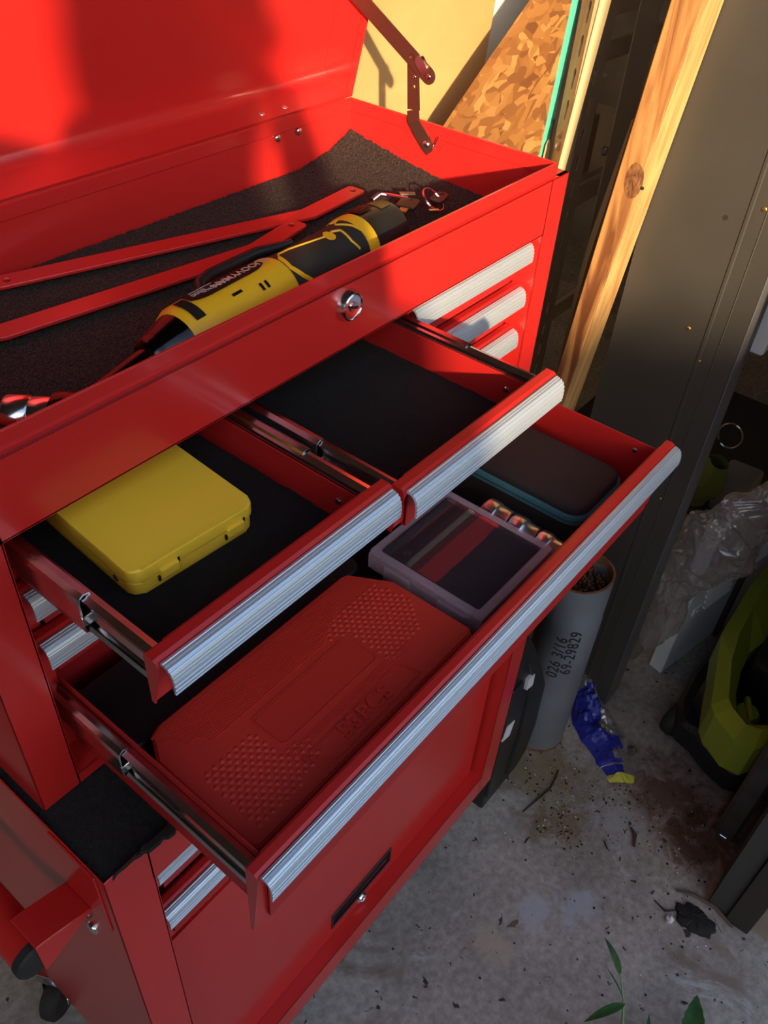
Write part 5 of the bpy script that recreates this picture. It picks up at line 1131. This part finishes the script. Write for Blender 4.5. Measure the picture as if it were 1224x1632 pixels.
# ================================================================== THE ONE WHO STANDS IN THE DOORWAY (throws the tall shadow)
def skin_mesh(V_, E_, Rd, sub=2):
    me = bpy.data.meshes.new('s'); me.from_pydata([tuple(v) for v in V_], E_, []); o = bpy.data.objects.new('s', me); C.objects.link(o)
    m = o.modifiers.new('Skin', 'SKIN'); m.use_smooth_shade = True
    for i, r in enumerate(Rd):
        r = r if isinstance(r, tuple) else (r, r); me.skin_vertices[0].data[i].radius = r
    me.skin_vertices[0].data[0].use_root = True
    if sub: s_ = o.modifiers.new('Sub', 'SUBSURF'); s_.levels = sub; s_.render_levels = sub
    dg = bpy.context.evaluated_depsgraph_get(); dg.update(); m2 = bpy.data.meshes.new_from_object(o.evaluated_get(dg)); bpy.data.objects.remove(o); bpy.data.meshes.remove(me)
    b = bmesh.new(); b.from_mesh(m2); bpy.data.meshes.remove(m2); return b
PX, PY = -0.600, -0.835; FW = Vector((0.80, 0.60, 0)).normalized(); RT = Vector((FW.y, -FW.x, 0)); UP = Vector((0, 0, 1))
def pp_(r, f_, z): return Vector((PX, PY, 0)) + RT * r + FW * f_ + Vector((0, 0, z - 0.74))
per = empty('person', (PX, PY, -0.74), 'person in dark clothes standing in the doorway, both hands raised holding a phone', 'person')
SKN = mat('skin', (0.48, 0.28, 0.20), 0.55); SHIRT = mat('navy_shirt', (0.03, 0.035, 0.06), 0.85, bump=0.3); JEANS = mat('dark_jeans', (0.025, 0.03, 0.05), 0.85, bump=0.4); HAIR = mat('brown_hair', (0.03, 0.018, 0.01), 0.7, bump=0.8, bscale=200); SHOE = mat('black_shoe', (0.02, 0.02, 0.02), 0.5)
cpv = Vector((CP[0], CP[1], CP[2])); phc = cpv - Vector(CR[2]) * 0.012
V_ = []; E_ = []; R_ = []
def add(p, r, par=None):
    V_.append(p); R_.append(r)
    if par is not None: E_.append((par, len(V_) - 1))
    return len(V_) - 1
pel = add(pp_(0, 0, 0.90), (0.15, 0.105)); wa = add(pp_(0, 0.01, 1.04), (0.135, 0.095), pel); ch = add(pp_(0, 0.02, 1.20), (0.155, 0.11), wa); sh_ = add(pp_(0, 0.01, 1.355), (0.13, 0.09), ch); nk = add(pp_(0.01, 0.025, 1.415), 0.062, sh_); jw = add(pp_(0.015, 0.06, 1.475), (0.062, 0.072), nk); hd_ = add(pp_(0.02, 0.055, 1.555), (0.074, 0.088), jw); cr_ = add(pp_(0.02, 0.045, 1.615), (0.058, 0.07), hd_)
hands = []
for s in (-1, 1):
    hp = phc + Vector(CR[0]) * (0.078 * s) - Vector(CR[2]) * 0.035 + Vector(CR[1]) * 0.03
    so_ = add(pp_(0.145 * s if s > 0 else -0.17, 0.0, 1.32 if s > 0 else 1.40), 0.064, sh_); el = add(pp_(0.165, 0.06, 1.10) if s > 0 else pp_(-0.38, 0.12, 1.44), 0.048, so_); wr_ = add(hp + (pp_(0.2 * s, 0.1, 1.10) - hp).normalized() * 0.085, 0.026, el); pm = add(hp, (0.034, 0.018), wr_); hands.append((s, hp, pm))
for s in (-1, 1):
    hi = add(pp_(0.085 * s, 0, 0.84), 0.088, pel); kn = add(pp_(0.105 * s, 0.02, 0.48), 0.056, hi); an = add(pp_(0.115 * s, -0.01, 0.085), 0.038, kn); add(pp_(0.125 * s, 0.10, 0.035), (0.038, 0.026), an)
b = skin_mesh(V_, E_, R_); body = part('body', b, SKN, per)
for s, hp, pm in hands:       # five fingers a hand, curled round the phone's edge
    toph = -Vector(CR[1]); inw = -Vector(CR[0]) * s; fwd = Vector(CR[2])
    for k in range(4):
        st_ = hp + toph * (0.026 - 0.017 * k) * 1.0 + inw * -0.004; L_ = (0.040, 0.044, 0.042, 0.034)[k]
        b = skin_mesh([st_, st_ + (fwd * 0.8 - inw * 0.1).normalized() * L_ * 0.55, st_ + fwd * L_ * 0.75 + inw * L_ * 0.30, st_ + fwd * L_ * 0.72 + inw * L_ * 0.62], [(0, 1), (1, 2), (2, 3)], [0.0092, 0.0085, 0.0078, 0.0068], 2); part('finger', b, SKN, per)
    b = skin_mesh([hp + toph * 0.010 - fwd * 0.01, hp + toph * 0.03 + inw * 0.018 - fwd * 0.006, hp + toph * 0.042 + inw * 0.038], [(0, 1), (1, 2)], [0.012, 0.0100, 0.0085], 2); part('thumb', b, SKN, per)
# shirt, trousers, shoes, hair, face
SV = [pp_(0, 0, 0.88), pp_(0, 0.01, 1.04), pp_(0, 0.02, 1.20), pp_(0.01, 0.01, 1.395)]; SE = [(0, 1), (1, 2), (2, 3)]; SR = [(0.168, 0.120), (0.150, 0.112), (0.170, 0.124), (0.160, 0.110)]
for s in (-1, 1):
    SV += [pp_(0.145, 0.0, 1.322), pp_(0.160, 0.04, 1.19)] if s > 0 else [pp_(-0.165, 0.0, 1.400), pp_(-0.30, 0.08, 1.425)]; SR += [0.072, 0.062] if s > 0 else [0.085, 0.075]; SE += [(3, len(SV) - 2), (len(SV) - 2, len(SV) - 1)]
part('shirt', skin_mesh(SV, SE, SR), SHIRT, per)
TV = [pp_(0, 0, 0.93)]; TE = []; TR = [(0.158, 0.115)]
for s in (-1, 1):
    TV += [pp_(0.088 * s, 0, 0.83), pp_(0.107 * s, 0.02, 0.48), pp_(0.117 * s, -0.008, 0.11)]; n = len(TV); TE += [(0, n - 3), (n - 3, n - 2), (n - 2, n - 1)]; TR += [0.097, 0.068, 0.055]
part('trousers', skin_mesh(TV, TE, TR), JEANS, per)
for s in (-1, 1):
    part('shoe', skin_mesh([pp_(0.115 * s, -0.055, 0.048), pp_(0.118 * s, 0.03, 0.050), pp_(0.128 * s, 0.14, 0.036), pp_(0.130 * s, 0.19, 0.034)], [(0, 1), (1, 2), (2, 3)], [(0.042, 0.044), (0.045, 0.046), (0.046, 0.034), (0.036, 0.028)]), SHOE, per)
part('hair', skin_mesh([pp_(0.02, -0.005, 1.44), pp_(0.02, -0.015, 1.565), pp_(0.02, 0.03, 1.635), pp_(0.02, 0.085, 1.640)], [(0, 1), (1, 2), (2, 3)], [(0.100, 0.070), (0.090, 0.074), (0.074, 0.070), (0.058, 0.030)]), HAIR, per)
part('nose', skin_mesh([pp_(0.02, 0.135, 1.555), pp_(0.02, 0.150, 1.530)], [(0, 1)], [0.008, 0.013], 1), SKN, per)
for s in (-1, 1):
    b = nb(); dome(b, pp_(0.02 + 0.031 * s, 0.128, 1.560), FW, 0.011, 0.006, 12); part('eye', b, mat('eye', (0.05, 0.03, 0.02), 0.2) if 'eye' not in bpy.data.materials else bpy.data.materials['eye'], per)
    part('ear', skin_mesh([pp_(0.02 + 0.074 * s, 0.045, 1.535), pp_(0.02 + 0.080 * s, 0.040, 1.565)], [(0, 1)], [0.010, 0.014], 1), SKN, per)
b = nb(); box(b, -0.022, 0.022, -0.004, 0.004, -0.003, 0.003, 0.002, 1, basis(pp_(0.02, 0.128, 1.495), RT, FW)); part('mouth', b, mat('lips', (0.35, 0.12, 0.10), 0.5), per)
ph = nb(); MP = Matrix((Vector(CR[0]), -Vector(CR[1]), -Vector(CR[2]))).transposed().to_4x4(); MP.translation = phc - Vector(CR[2]) * 0.006 - Vector(CR[0]) * 0.0 + Vector(CR[1]) * 0.055
rbox(ph, -0.037, 0.037, -0.078, 0.078, -0.004, 0.004, 0.010, 0.0015, MP)
thing('phone', ph, BLACKP, 'black phone held upright in the hands of the person in the doorway', 'phone', smooth=40)
